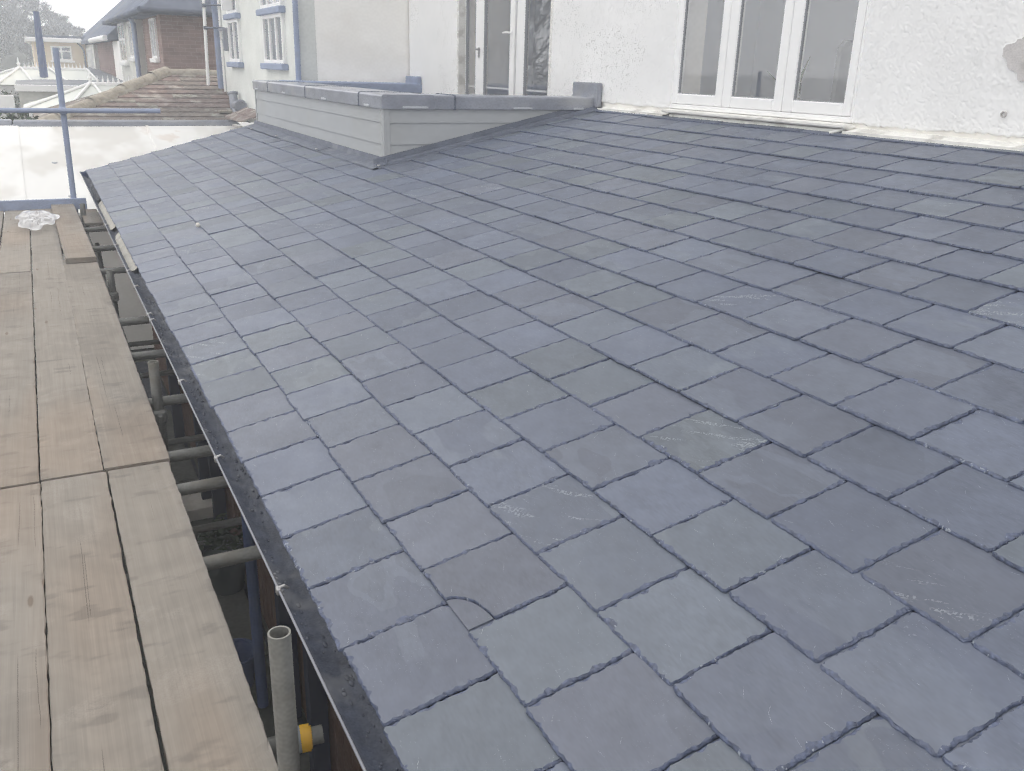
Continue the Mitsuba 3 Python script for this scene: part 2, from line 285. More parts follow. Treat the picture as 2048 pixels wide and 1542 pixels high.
# ------------------------------------------------------------------ the house behind the roof
def house():
    h = thing('house', 'white roughcast rendered house wall with glazed doors above the slate roof', 'house')
    y0, y1, zt = -6.0, 12.57, 3.3
    wy0, wy1, wz1 = 4.40, 6.40, 1.85           # bifold window opening
    dy0, dy1, dz1 = 8.55, 10.863, 1.55         # balcony door opening
    t = 0.30; a, b = WX + 0.012, WX + t
    m = [bx(a, b, y0, wy0, -3.9, zt), bx(a, b, wy1, dy0, -3.9, zt), bx(a, b, dy1, y1, -3.9, zt), bx(a, b, wy0, wy1, -3.9, -0.30), bx(a, b, wy0, wy1, wz1, zt),
         bx(a, b, dy0, dy1, -3.9, -0.80), bx(a, b, dy0, dy1, dz1, zt), bx(b, 12, y1 - t, y1, -3.9, zt), bx(b, 12, y0, y0 + t, -3.9, zt), bx(12, 12.3, y0, y1, -3.9, zt)]
    part(h, 'wall', cat(m), 'm_cream')
    # roughcast coat: a displaced sheet with a crumbling lower edge
    def coat(ya, yb, za, zb, st, ragged):
        ny, nz = max(2, int((yb - ya) / st) + 1), max(2, int((zb - za) / st) + 1)
        Y, Z = np.meshgrid(np.linspace(ya, yb, ny), np.linspace(za, zb, nz), indexing='ij')
        q = np.stack([Y, Z, 0 * Y], -1).reshape(-1, 3)
        pb = np.random.default_rng(int(100 * yb)); npb = int((yb - ya) * (zb - za) / 0.0125 ** 2)
        pts, hts = pb.uniform((ya, za), (yb, zb), (npb, 2)), pb.uniform(0.35, 1.0, npb); from scipy.spatial import cKDTree
        dd, ix = cKDTree(pts).query(q[:, :2], k=3)
        d = np.max(hts[ix] * np.clip(1 - (dd / 0.0105) ** 2, 0, 1), 1) + 0.22 * meshkit.noise(q * 21.0, 4) + 0.20 * meshkit.noise(q * 6.0, 5)
        d = d.reshape(Y.shape); d = d - d.min(); d = d / d.max()
        X = WX - 0.001 - (0.0058 + 0.006 * np.clip(1 - (Z - za) / 0.16, 0, 1)) * d
        if ragged:
            low = 0.030 * (meshkit.fbm(np.stack([Y[:, 0] * 6, 0 * Y[:, 0], 0 * Y[:, 0]], 1)) ) + 0.012 * meshkit.noise(np.stack([Y[:, 0] * 45, 0 * Y[:, 0] + 2, 0 * Y[:, 0]], 1), 8)
            Z = Z + low[:, None] * np.clip(1 - (Z - za) / 0.12, 0, 1)
        P = np.stack([X, Y, Z], -1)
        edge = P[:, :1].copy(); edge[..., 0] = WX + 0.012
        P = np.concatenate([edge, P], 1)
        return loft_grid(P)
    part(h, 'roughcast', coat(2.2, wy0, -0.305, 0.75, 0.0085, True), 'm_render', True)
    part(h, 'roughcast', coat(wy1, dy0, -0.305, 0.85, 0.010, True), 'm_render', True)
    part(h, 'roughcast', coat(dy1, y1, -0.40, 1.1, 0.018, False), 'm_render', True)
    part(h, 'roughcast', cat([bx(WX - 0.008, WX + 0.014, y0, 2.2, -0.31, zt), bx(WX - 0.008, WX + 0.014, 2.2, wy0, 0.75, zt), bx(WX - 0.008, WX + 0.014, wy1, dy0, 0.85, zt), bx(WX - 0.008, WX + 0.014, dy1, y1, 1.1, zt),
                              bx(WX - 0.008, WX + 0.014, wy0, wy1, wz1, zt), bx(WX - 0.008, WX + 0.014, dy0, dy1, dz1, zt)]), 'm_render')
    # bare patch where the coat has come away, and a weep hole
    ang = np.linspace(0, 2 * PI, 40, endpoint=False)
    rr = 1 + 0.05 * np.random.default_rng(5).normal(0, 1, 40) + 0.16 * np.sin(3 * ang + 1) + 0.10 * np.sin(7 * ang) + 0.05 * np.sin(13 * ang + 2)
    pts = np.c_[3.25 + 0.125 * rr * np.cos(ang), 0.145 + 0.115 * rr * np.sin(ang)]
    tri = trimesh.creation.triangulate_polygon(Polygon(pts), engine='earcut')
    pv = np.c_[np.full(len(tri[0]), WX - 0.019), tri[0]]
    rim = np.c_[np.full(len(pts), WX - 0.019), pts]; back = rim + [0.02, 0, 0]; i = np.arange(len(pts)); j = (i + 1) % len(pts)
    part(h, 'bare_patch', cat([tm(pv, tri[1]), tm(np.vstack([rim, back]), np.vstack([np.c_[i, j, j + 40], np.c_[i, j + 40, i + 40]]))]), 'm_bare', label='grey bare patch where the white coat has fallen off')
    part(h, 'weep_hole', tube((WX - 0.018, 3.315, -0.165), (WX + 0.02, 3.315, -0.165), 0.017, 14, 0.004), 'm_bare', 30)
    # painted mortar fillet along the foot of the wall
    def fillet(ya, yb, z_top, proud):
        n = int((yb - ya) / 0.03); Y = np.linspace(ya, yb, n); w = meshkit.fbm(np.c_[Y * 5, 0 * Y, 0 * Y])
        w2 = meshkit.noise(np.c_[Y * 17, 0 * Y + 3, 0 * Y], 3)
        rows = []
        zr = lambda x: (x - OR[0]) * math.tan(TH) + OR[2] + 0.0
        for k, (x, z, e) in enumerate([(WX + 0.012, z_top, 0), (WX - 0.004, z_top - 0.002, 0.004), (WX - 0.012, z_top - 0.012, 0.006), (WX - 0.5 * proud, (z_top + zr(WX - proud)) / 2 - 0.002, 0.006), (WX - proud, zr(WX - proud) + 0.022, 0.006), (WX - proud - 0.004, zr(WX - proud) - 0.01, 0)]):
            rows.append(np.stack([x - e * w2 * 0.6, Y, z + e * w * 2.0], -1))
        return loft_grid(np.stack(rows, 1))
    part(h, 'mortar_fillet', fillet(wy1 + 0.01, 7.45, -0.318, 0.075), 'm_fillet', 40)
    part(h, 'mortar_fillet', fillet(0.0, wy0 - 0.005, -0.312, 0.085), 'm_fillet', 40)
    part(h, 'mortar_fillet', fillet(wy0 + 0.05, wy1 - 0.06, -0.352, 0.055), 'm_fillet', 40)
    part(h, 'mortar_fillet', tube((WX - 0.09, wy0 + 0.10, -0.352), (WX - 0.01, wy0 - 0.04, -0.300), 0.010, 8), 'm_fillet', 40)
    # bifold window
    w = part(h, 'window', cat([bx(WX - 0.012, WX + 0.06, wy0, wy1, -0.282, -0.243, 0.006), bx(WX - 0.008, WX + 0.06, wy0, wy0 + 0.020, -0.243, wz1, 0.004), bx(WX - 0.008, WX + 0.06, wy1 - 0.020, wy1, -0.243, wz1, 0.004), bx(WX - 0.008, WX + 0.06, wy0, wy1, wz1 - 0.05, wz1, 0.004)]), 'm_upvc', label='white bifold window of three tall panes')
    part(w, 'sill', cat([bx(WX - 0.085, WX + 0.05, wy0 - 0.015, wy1 + 0.02, -0.316, -0.286, 0.008)]), 'm_fillet')
    for (pa, pb, ga, gb) in ((5.740, 6.378, 5.823, 6.311), (5.072, 5.734, 5.161, 5.631), (4.422, 5.066, 4.489, 4.963)):
        zb, zt2 = -0.240, wz1 - 0.052
        fx0, fx1 = WX - 0.014, WX + 0.045
        part(w, 'sash', cat([bx(fx0, fx1, pa, ga, zb, zt2, 0.006), bx(fx0, fx1, gb, pb, zb, zt2, 0.006), bx(fx0 + 0.001, fx1 - 0.001, ga, gb, zb, -0.157, 0.006), bx(fx0 + 0.001, fx1 - 0.001, ga, gb, zt2 - 0.08, zt2, 0.006)]), 'm_upvc')
        e = 0.007
        part(w, 'seal', cat([bx(fx0 + 0.010, fx0 + 0.03, ga - .001, ga + e, -0.157, zt2 - .08), bx(fx0 + 0.010, fx0 + 0.03, gb - e, gb + .001, -0.157, zt2 - .08), bx(fx0 + 0.010, fx0 + 0.03, ga, gb, -0.158, -0.157 + e)]), 'm_seal')
        part(w, 'pane', tm([[WX + 0.008, ga, -0.157], [WX + 0.008, gb, -0.157], [WX + 0.008, gb, zt2 - 0.08], [WX + 0.008, ga, zt2 - 0.08]], [[0, 1, 2, 3]]), 'm_glass')
    # balcony doors, set back in their opening
    dx = WX + 0.12
    d = part(h, 'balcony_door', cat([bx(dx - 0.03, dx + 0.04, dy1 - 0.01, dy1 + 0.10, -0.8, dz1, 0.005), bx(dx - 0.03, dx + 0.04, dy0 - 0.02, dy0 + 0.07, -0.8, dz1, 0.005),
                                     bx(dx - 0.028, dx + 0.038, 10.33, 10.565, -0.8, dz1, 0.008), bx(dx - 0.03, dx + 0.04, dy0, dy1, dz1 - 0.07, dz1, 0.005)]), 'm_upvc', label='white glazed balcony doors with lever handle')
    part(d, 'stile', bx(dx - 0.036, dx + 0.036, 9.518, 9.632, -0.8, dz1 - 0.07, 0.008), 'm_upvc')
    part(d, 'stile', bx(dx - 0.030, dx + 0.036, 9.285, 9.474, -0.8, dz1 - 0.07, 0.008), 'm_upvc')
    for (ga, gb) in ((8.62, 9.285), (9.632, 10.33), (10.565, 10.855)):
        part(d, 'pane', tm([[dx, ga, -0.72], [dx, gb, -0.72], [dx, gb, dz1 - 0.07], [dx, ga, dz1 - 0.07]], [[0, 1, 2, 3]]), 'm_glass')
        part(d, 'seal', cat([bx(dx - 0.026, dx + .01, ga, ga + 0.012, -0.7, dz1 - .07), bx(dx - 0.026, dx + .01, gb - 0.012, gb, -0.7, dz1 - .07), ]), 'm_seal')
        part(d, 'rail', bx(dx + 0.012, dx + 0.03, ga, gb, -0.235, -0.215), 'm_upvc')
    hd = [path([(dx - 0.036, 9.575, 0.39), (dx - 0.085, 9.575, 0.39)], 0.012), path([(dx - 0.080, 9.560, 0.39), (dx - 0.082, 9.65, 0.392), (dx - 0.08, 9.72, 0.386)], [0.012, 0.011, 0.010]), bx(dx - 0.046, dx - 0.034, 9.557, 9.593, 0.24, 0.44, 0.004)]
    part(d, 'handle', cat(hd), 'm_upvc', 40)
    part(d, 'handle', cat([path([(dx - 0.03, 10.45, 0.215), (dx - 0.07, 10.45, 0.215), (dx - 0.07, 10.36, 0.213)], 0.010), bx(dx - 0.042, dx - 0.028, 10.435, 10.467, 0.12, 0.24, 0.004)]), 'm_zinc', 40)
    # the rooms behind the glass
    def room(ya, yb, zf, zc, depth):
        x0, x1 = WX + t - 0.02, WX + t + depth
        return cat([bx(x1, x1 + 0.05, ya, yb, zf, zc), bx(x0, x1, ya - 0.05, ya, zf, zc), bx(x0, x1, yb, yb + 0.05, zf, zc), bx(x0, x1, ya, yb, zc, zc + 0.05)]), bx(x0, x1, ya, yb, zf - 0.05, zf)
    for r in ((3.9, 7.2, -0.30, 2.1, 1.3), (8.0, 11.8, -0.80, 1.8, 1.3)):
        m1, m2 = room(*r); part(h, 'room', m1, 'm_room'); part(h, 'room_floor', m2, 'm_room_floor')
    part(h, 'door_reveal', bx(WX - 0.004, dx - 0.03, dy1 - 0.003, dy1 + 0.05, -0.8, dz1), 'm_fillet')
    part(h, 'door_reveal', bx(WX - 0.004, dx - 0.03, dy0 - 0.05, dy0 + 0.003, -0.8, dz1), 'm_fillet')
    rf = sweep([(WX - 0.45, zt), (8.6, zt + 3.0), (12.75, zt), (12.75, zt - 0.1), (WX - 0.45, zt - 0.1)], np.array([0, y0 - 0.3, 0.0]), np.array([0, 12.56, 0.0]), (1, 0, 0), (0, 0, 1))
    part(h, 'roof', rf, 'm_house_roof')
    return h
house()

# ------------------------------------------------------------------ the slate roof of the extension
EXT = thing('extension', 'single storey extension with a low pitched grey slate roof and black gutter', 'building')
def verge_y(s): return 12.15 + (np.clip(s, 0.1, 2.6) - 0.19) * 0.34
def slate_mesh(w, L, t, r, step, crack=False):
    """A riven slate: dressed tail and sides broken back in small conchoidal chips. Local a across, b up, c out."""
    def side(p, q):
        n = max(2, int(np.linalg.norm(np.subtract(q, p)) / step)); k = np.arange(n) / n
        return np.outer(1 - k, p) + np.outer(k, q)
    W = w / 2; k = 0.006
    corners = [(-W + k, 0), (W - k * r.uniform(.3, 3), 0), (W, k), (W, L), (-W, L), (-W, k * r.uniform(.3, 2))]
    if crack:
        q = np.linspace(PI / 2, 0, 14); corners = [(-W + 0.14, 0.0005)] + corners[1:5] + [(-W + 0.14 * math.cos(x), 0.072 * math.sin(x) + 0.0005) for x in q[:-1]]
    nc = len(corners); P = np.vstack([side(corners[i], corners[(i + 1) % nc]) for i in range(nc)])
    nx = np.roll(P, -1, 0) - np.roll(P, 1, 0); nx = np.c_[-nx[:, 1], nx[:, 0]]; nx /= np.linalg.norm(nx, axis=1, keepdims=True)
    n = len(P); hidden = P[:, 1] > L - 0.02
    jag = np.convolve(r.normal(0, 1, n + 4), np.ones(5) / 5, 'valid') * 0.0024 + r.normal(0, 0.0006, n)
    jag[hidden] = 0
    width = np.zeros(n); i = 0
    while i < n:
        ln = max(1, int(r.choice([r.uniform(0.006, 0.02), r.uniform(0.02, 0.05)]) / step)); dpt = r.choice([r.uniform(0.003, 0.008), r.uniform(0.007, 0.017)]) * (1 if step < 0.008 else (0.8 if step < 0.015 else 0.5)) * (1.7 if r.random() < 0.12 else 1)
        x = np.linspace(-0.95, 0.95, ln); width[i:i + ln] = (dpt * (0.35 + 0.65 * np.sqrt(1 - x * x)) * (1 - 0.35 * r.random(ln) if step < 0.015 else 1.0))[:max(0, n - i)][:len(width[i:i + ln])]; i += ln
    cd = np.min(np.linalg.norm(P[:, None] - np.array([(-W, 0), (W, 0), (W, L), (-W, L)])[None], axis=2), 1)
    width = np.minimum(width, 0.45 * cd + 0.0015); width[hidden] = np.minimum(width[hidden], 0.002)
    if crack: width[P[:, 1] / 0.075 + (P[:, 0] + W) / 0.145 < 1.5] = 0.0022
    out = P + nx * jag[:, None]
    mid = out + nx * (width * r.uniform(0.25, 0.6, n))[:, None]
    inn = out + nx * width[:, None]
    for a in (mid, inn): a[:, 0] = np.clip(a[:, 0], -W + .001, W - .001); a[:, 1] = np.clip(a[:, 1], .001, L)
    z1, z2 = t * r.uniform(0.25, 0.50, n), t * r.uniform(0.60, 0.86, n)
    poly = Polygon(inn)
    if not poly.is_valid:
        inn = P + nx * 0.008; poly = Polygon(inn)
    tri = trimesh.creation.triangulate_polygon(poly, engine='earcut')
    p0 = tri[0][tri[1]]; e1, e2 = p0[:, 1] - p0[:, 0], p0[:, 2] - p0[:, 0]
    if abs(0.5 * np.abs(e1[:, 0] * e2[:, 1] - e1[:, 1] * e2[:, 0]).sum() / poly.area - 1) > 1e-3:
        cen = np.array([[0, L / 2]]); ii = np.arange(len(inn)); tri = (np.vstack([inn, cen]), np.c_[ii, (ii + 1) % len(inn), ii * 0 + len(inn)])
    rings = [np.c_[out, np.zeros(n)], np.c_[out, z1], np.c_[mid, z2], np.c_[inn, np.full(n, t)]]
    V = np.vstack(rings); F = []; i = np.arange(n); j = (i + 1) % n
    for q in range(3):
        F += [np.c_[i + q * n, j + q * n, j + q * n + n], np.c_[i + q * n, j + q * n + n, i + q * n + n]]
    tv = np.c_[tri[0], np.full(len(tri[0]), t)]
    e = np.vstack(F); top = tri[1]
    if len(top):
        v = tv[top[0]]; 
        if np.cross(v[1] - v[0], v[2] - v[0])[2] < 0: top = top[:, ::-1]
    return V, e, tv, top
G, TK, SW = 0.275, 0.0096, 0.2894
slate_list, far_v, far_f, far_uv, far_n = [], [], [], [], 0
sid = 0
for k in range(0, 17):
    s0 = 0.182 + G * k; ph = (-0.04 + 0.030 * k + 0.5 * k) % 1
    for m in range(-8, 46):
        yj = (m + ph) * SW                   # the joint on this slate's near side
        y0, y1 = yj, yj + SW
        yv = verge_y(s0 + 0.14)
        if y0 > yv - 0.05: continue
        if yv - y1 < 0.11: y1 = yv
        if yv - y0 < 0.11: continue
        w = y1 - y0 - 0.0044 + rng.normal(0, 0.0007)
        yc = (y0 + y1) / 2
        xs = (OR + (s0 + 0.14) * U)[0]
        if xs > PX + 0.20 and PY0 + 0.20 < yc < PY1 - 0.0: continue
        if xs > PX and yc > PY1: continue
        L = 0.555 if k < 15 else (0.33 if k == 15 else 0.10)
        P0 = rp(yc, s0 + 0.14, 0); dist = np.linalg.norm(P0)
        step = 0.0055 if dist < 3.4 else (0.009 if dist < 5 else (0.02 if dist < 8 else 0.045))
        lift = rng.normal(0, 0.0013) + (rng.uniform(0.001, 0.004) if rng.random() < 0.05 else 0)
        rot = rng.normal(0, 0.0035); ds = rng.normal(0, 0.0022)
        ck = (k, m) == (1, 5)
        V, E, tv, top = slate_mesh(w, L, TK * rng.uniform(0.85, 1.12), rng, step, ck)
        allv = np.vstack([V, tv]); allf = np.vstack([E, top + len(V)])
        a, b, c = allv.T
        ca, cb = a * math.cos(rot) - (b - 0.1) * math.sin(rot), a * math.sin(rot) + (b - 0.1) * math.cos(rot) + 0.1
        cc = c + lift * (1 - b / 0.6) - TK * (b / G)
        W3 = rp(yc + ca, s0 + ds + cb, cc + 0.001)
        sid += 1
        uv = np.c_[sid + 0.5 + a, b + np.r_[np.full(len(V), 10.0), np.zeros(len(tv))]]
        q = P0 / 1.0; z = q @ FWD
        rt = np.cross(FWD, UPV); vis = z > 0.3 and abs(q @ rt / z) < 0.585 + 0.17 / z and abs(q @ UPV / z) < 0.4405 + 0.17 / z
        slate_list.append((0 if vis else 1, dist, W3, allf, uv, k, m))
        if ck:
            qa = np.linspace(0, PI / 2, 16); fr = np.vstack([[(-w / 2 + .002, .001)], np.c_[-w / 2 + .002 + 0.133 * np.cos(qa), 0.001 + 0.067 * np.sin(qa)]])
            nf = len(fr); fv = np.vstack([np.c_[fr, np.full(nf, -0.002)], np.c_[fr, np.full(nf, TK - 0.0035)]]); ii = np.arange(nf); jj = (ii + 1) % nf
            ff = np.vstack([np.c_[ii, jj, jj + nf], np.c_[ii, jj + nf, ii + nf], [[nf, nf + q_, nf + q_ + 1] for q_ in range(1, nf - 1)]])
            frag = (rp(yc + fv[:, 0], s0 + ds + fv[:, 1], fv[:, 2] - TK * fv[:, 1] / G + 0.001), ff, np.c_[sid + 0.5 + fv[:, 0], fv[:, 1]])
slate_list.sort(key=lambda x: (x[0], x[1]))
for i, (nv, dist, W3, f, uv, k, m) in enumerate(slate_list):
    if i < 298 and not nv:
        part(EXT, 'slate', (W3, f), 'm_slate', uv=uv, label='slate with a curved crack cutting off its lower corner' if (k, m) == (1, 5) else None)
    else:
        far_v.append(W3); far_f.append(f + far_n); far_uv.append(uv); far_n += len(W3)
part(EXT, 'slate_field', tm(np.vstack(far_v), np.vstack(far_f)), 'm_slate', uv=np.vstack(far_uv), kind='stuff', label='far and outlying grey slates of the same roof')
part(EXT, 'slate', frag[:2], 'm_slate', uv=frag[2], label='rounded broken corner piece of a cracked slate')
# deck, eaves course, verge
def roof_slab(ya, yb_fn, s0, s1, c0, c1):
    P = [rp(ya, s0, c0), rp(ya, s1, c0), rp(yb_fn(s1), s1, c0), rp(yb_fn(s0), s0, c0), rp(ya, s0, c1), rp(ya, s1, c1), rp(yb_fn(s1), s1, c1), rp(yb_fn(s0), s0, c1)]
    return trimesh.convex.convex_hull(np.array(P))
part(EXT, 'roof_deck', roof_slab(-2.3, lambda s: 12.12 + (s - .19) * .0, 0.22, 4.63, -0.10, -0.034), 'm_dark_felt')
part(EXT, 'verge_trim', trimesh.convex.convex_hull(np.array([rp(verge_y(s) + e, s, c) for s in (0.15, 2.62) for e in (-0.02, 0.012) for c in (-0.08, 0.004)])), 'm_navy')
part(EXT, 'fascia', bx(0.545, 0.57, -2.3, 12.15, -1.56, -1.355), 'm_anthracite')
part(EXT, 'soffit', bx(0.57, 1.05, -2.3, 12.15, -1.555, -1.53), 'm_anthracite')
part(EXT, 'wall', bx(1.05, 1.3, -2.3, 12.1, -3.95, -1.50), 'm_brown')
part(EXT, 'wall', bx(1.3, WX, 11.95, 12.1, -3.95, -1.40), 'm_cream')
yy = 1.4
while yy < 12:
    part(EXT, 'timber_cladding', bx(1.015, 1.05, yy, yy + 0.14, -3.88, -1.56, 0.006), 'm_brown'); yy += 0.152
for y in (1.9, 3.9, 4.55, 6.9, 7.6, 9.4):
    part(EXT, 'dark_post', bx(0.90, 1.0, y, y + 0.09, -3.9, -1.55, 0.006), 'm_anthracite')
part(EXT, 'downpipe', tube((0.80, 4.75, -3.88), (0.80, 4.75, -1.42), 0.034, 16), 'm_navy', 30)
# gutter: half round, with joints, bright lip and clips
GX, GZ, GR = 0.4785, -1.338, 0.0635
t = np.linspace(PI, 2 * PI, 22)
def gut(r0, r1, ya, yb):
    pr = np.vstack([np.c_[GX + r1 * np.cos(t), GZ + r1 * np.sin(t)], np.c_[GX + r0 * np.cos(t[::-1]), GZ + r0 * np.sin(t[::-1])]])
    return sweep(pr, np.array([0, ya, 0.0]), np.array([0, yb, 0.0]), (1, 0, 0), (0, 0, 1))
gk = part(EXT, 'gutter', gut(GR - 0.003, GR, -2.3, 5.02), 'm_gutter', 40)
part(EXT, 'gutter', gut(GR - 0.0055, GR - 0.0032, 4.93, 6.45), 'm_gutter', 40)
part(EXT, 'gutter', gut(GR - 0.003, GR, 6.38, 12.2), 'm_gutter', 40)
part(gk, 'lip', tube((GX - GR, -2.3, GZ + 0.001), (GX - GR, 12.2, GZ + 0.001), 0.0036, 8), 'm_lip', True)
part(gk, 'stop_end', sweep(np.c_[GX + (GR + .002) * np.cos(t), GZ + (GR + .002) * np.sin(t)], np.array([0, 12.19, 0.0]), np.array([0, 12.21, 0.0]), (1, 0, 0), (0, 0, 1)), 'm_navy')
for y in (1.20, 2.075, 3.0, 3.88, 4.95, 5.08, 5.78, 6.25, 7.2, 8.15):
    cl = cat([bx(GX - GR - 0.007, GX - GR + 0.005, y - 0.011, y + 0.011, GZ - 0.012, GZ + 0.007, 0.002), path([(GX - GR, y, GZ + 0.006), (GX - GR + 0.016, y + 0.002, GZ + 0.008), (GX - GR + 0.026, y + 0.004, GZ - 0.004)], 0.0045, 8)])
    part(gk, 'clip', cl, 'm_zinc', 40)
# dirt lying in the gutter
q = rng.uniform(0, 1, (900, 2)); bits = []
for a, b in q[:320]:
    y = -0.5 + 6.2 * a; an = PI * (1.42 + 0.30 * (b - 0.5) + 0.16 * np.sin(5 * y)); r = GR - 0.005
    m = trimesh.creation.icosphere(subdivisions=0, radius=rng.uniform(0.002, 0.0065)); m.apply_scale([1, rng.uniform(1, 2.2), 0.6])
    m.apply_translation([GX + r * math.cos(an), y, GZ + r * math.sin(an)]); bits.append(m)
part(gk, 'silt', cat(bits), 'm_gutter', kind='stuff', label='dark silt and moss lying in the gutter')
# torn pale underlay hanging from the eaves into the gutter
def torn(ya, yb, drop, seed):
    n = int((yb - ya) / 0.02); Y = np.linspace(ya, yb, n); e = meshkit.fbm(np.c_[Y * 7, 0 * Y + seed, 0 * Y]); e2 = meshkit.noise(np.c_[Y * 30, 0 * Y + seed, 0 * Y], 4)
    end = np.clip(np.minimum(Y - ya, yb - Y) / 0.12, 0, 1)
    dp = (drop + 0.03 * e + 0.008 * e2) * (0.45 + 0.55 * end)
    rows = [np.stack([0.53 + 0 * Y, Y, -1.345 + 0 * Y], -1), np.stack([0.497 + 0 * Y, Y, -1.352 + 0.003 * e2], -1), np.stack([0.487 - 0.35 * dp, Y, -1.358 - 0.35 * dp], -1), np.stack([0.484 - 0.62 * dp, Y, -1.360 - 0.78 * dp + 0.01 * e], -1)]
    return loft_grid(np.stack(rows, 1))
part(EXT, 'underlay', torn(6.42, 7.85, 0.035, 1), 'm_felt', 40, label='torn pale underlay hanging over the gutter')
part(EXT, 'underlay', torn(8.15, 9.75, 0.045, 5), 'm_felt', 40)
part(EXT, 'underlay', torn(9.9, 11.0, 0.04, 9), 'm_dark_felt', 40)

# ------------------------------------------------------------------ the balcony parapet standing on the roof
def parapet():
    p = thing('parapet', 'low balcony parapet clad in grey boards with a lead coping', 'parapet')
    # core
    part(p, 'core', cat([bx(PX + 0.02, PX + 0.40, PY0 + 0.02, PY1 - 0.02, -1.1, -0.25), bx(PX + 0.3, WX, PY0 + 0.02, PY0 + 0.38, -1.1, -0.25), bx(PX + 0.3, WX, 12.14, 12.5, -1.1, -0.25)]), 'm_lead_dark')
    part(p, 'balcony_floor', bx(PX + 0.38, WX, PY0 + 0.36, 12.2, -0.9, -0.80), 'm_flatroof')
    zs = [-0.352, -0.475, -0.660, -0.845, -1.03]
    for k in range(4):
        zt, zb = zs[k] + (0.0 if k == 0 else 0.0), zs[k + 1]
        # front boards (face -x): each a wedge, its lower edge proud
        pr = [(PX + 0.003, zt + 0.02), (PX - 0.009, zb + 0.003), (PX - 0.007, zb), (PX + 0.02, zb), (PX + 0.02, zt + 0.02)]
        part(p, 'board', sweep(pr, np.array([0, PY0 + 0.048, 0.0]), np.array([0, PY1, 0.0]), (1, 0, 0), (0, 0, 1)), 'm_cladding')
        pr = [(PY0 + 0.003, zt + 0.02), (PY0 - 0.009, zb + 0.003), (PY0 - 0.007, zb), (PY0 + 0.02, zb), (PY0 + 0.02, zt + 0.02)]
        part(p, 'board', sweep(pr, np.array([PX + 0.048, 0, 0.0]), np.array([WX - 0.05, 0, 0.0]), (0, 1, 0), (0, 0, 1)), 'm_cladding')
    part(p, 'corner_trim', cat([bx(PX - 0.013, PX + 0.048, PY0 - 0.012, PY0 + 0.012, -1.0, -0.348, 0.003), bx(PX - 0.012, PX + 0.012, PY0 - 0.013, PY0 + 0.048, -1.0, -0.349, 0.003)]), 'm_cladding')
    part(p, 'corner_trim', bx(PX - 0.014, PX + 0.02, PY1 - 0.03, PY1 + 0.015, -1.0, -0.349, 0.003), 'm_cladding')
    # coping: rounded lead over the wall top, in bays with rolled joints
    def prof(w, g=0.0):
        r = 0.022 + g; a = np.linspace(PI, PI / 2, 6); b = np.linspace(PI / 2, 0, 6); x0, x1, top = -0.030 - g, w + g, -0.236 + g
        return np.vstack([[(x0, -0.356 - g)], np.c_[x0 + r + r * np.cos(a), top - r + r * np.sin(a)], np.c_[x1 - r + r * np.cos(b), top - r + r * np.sin(b)], [(x1, -0.356 - g)]])
    cuts = [PY0 - 0.03, 8.15, 10.0, 11.78, PY1 + 0.03]
    for k in range(4):
        part(p, 'coping', sweep(prof(0.46), np.array([PX, cuts[k] + (0.004 if k else 0), 0]), np.array([PX, cuts[k + 1] - 0.004, 0.0]), (1, 0, 0), (0, 0, 1)), 'm_lead', 35)
        if k: part(p, 'coping_roll', sweep(prof(0.46, 0.005), np.array([PX, cuts[k] - 0.008, 0]), np.array([PX, cuts[k] + 0.008, 0.0]), (1, 0, 0), (0, 0, 1)), 'm_lead_dark', 35)
    cx = [PX + 0.02, 3.36, WX - 0.0]
    for k in range(2):
        part(p, 'coping', sweep(prof(0.40, -0.002), np.array([cx[k] + 0.004, PY0, 0]), np.array([cx[k + 1] - 0.004, PY0, 0.0]), (0, 1, 0), (0, 0, 1)), 'm_lead', 35)
    part(p, 'coping_roll', sweep(prof(0.40, 0.005), np.array([3.352, PY0, 0]), np.array([3.368, PY0, 0.0]), (0, 1, 0), (0, 0, 1)), 'm_lead_dark', 35)
    part(p, 'coping', sweep(prof(0.42, 0.002), np.array([PX + 0.3, 12.125, 0.005]), np.array([WX - 0.01, 12.125, 0.005]), (0, 1, 0), (0, 0, 1)), 'm_veil_blue', 35, label='veil tinted grey coping along the far side')
    part(p, 'upstand', bx(WX - 0.075, WX - 0.012, 7.475, 7.93, -0.33, -0.103, 0.010), 'm_lead', label='lead covered block at the near end against the wall')
    part(p, 'upstand', bx(WX - 0.075, WX - 0.012, 12.095, 12.56, -0.345, -0.137, 0.012), 'm_veil_blue', label='veil tinted grey block at the far end against the wall')
    # dabs of sealant under the coping
    for y, l in ((12.35, .12), (10.9, .14), (9.2, .16), (7.85, .14)):
        part(p, 'sealant_dab', bx(PX - 0.037, PX - 0.028, y, y + l, -0.352, -0.332, 0.003), 'm_sealant')
    for x, l in ((2.86, .24), (3.95, .20), (4.6, .12)):
        part(p, 'sealant_dab', bx(x, x + l, PY0 - 0.037, PY0 - 0.028, -0.352, -0.334, 0.003), 'm_sealant')
    # aprons: lead sheets dressed over the slates
    sx = lambda x: (x - OR[0]) / math.cos(TH)
    s_f = sx(PX) - 1.4 * math.sin(TH) * 0 
    sF = (PX - OR[0] ) / U[0] - 0.008
    ys = [PY0 - 0.10, 9.15, 10.9, PY1 + 0.02]
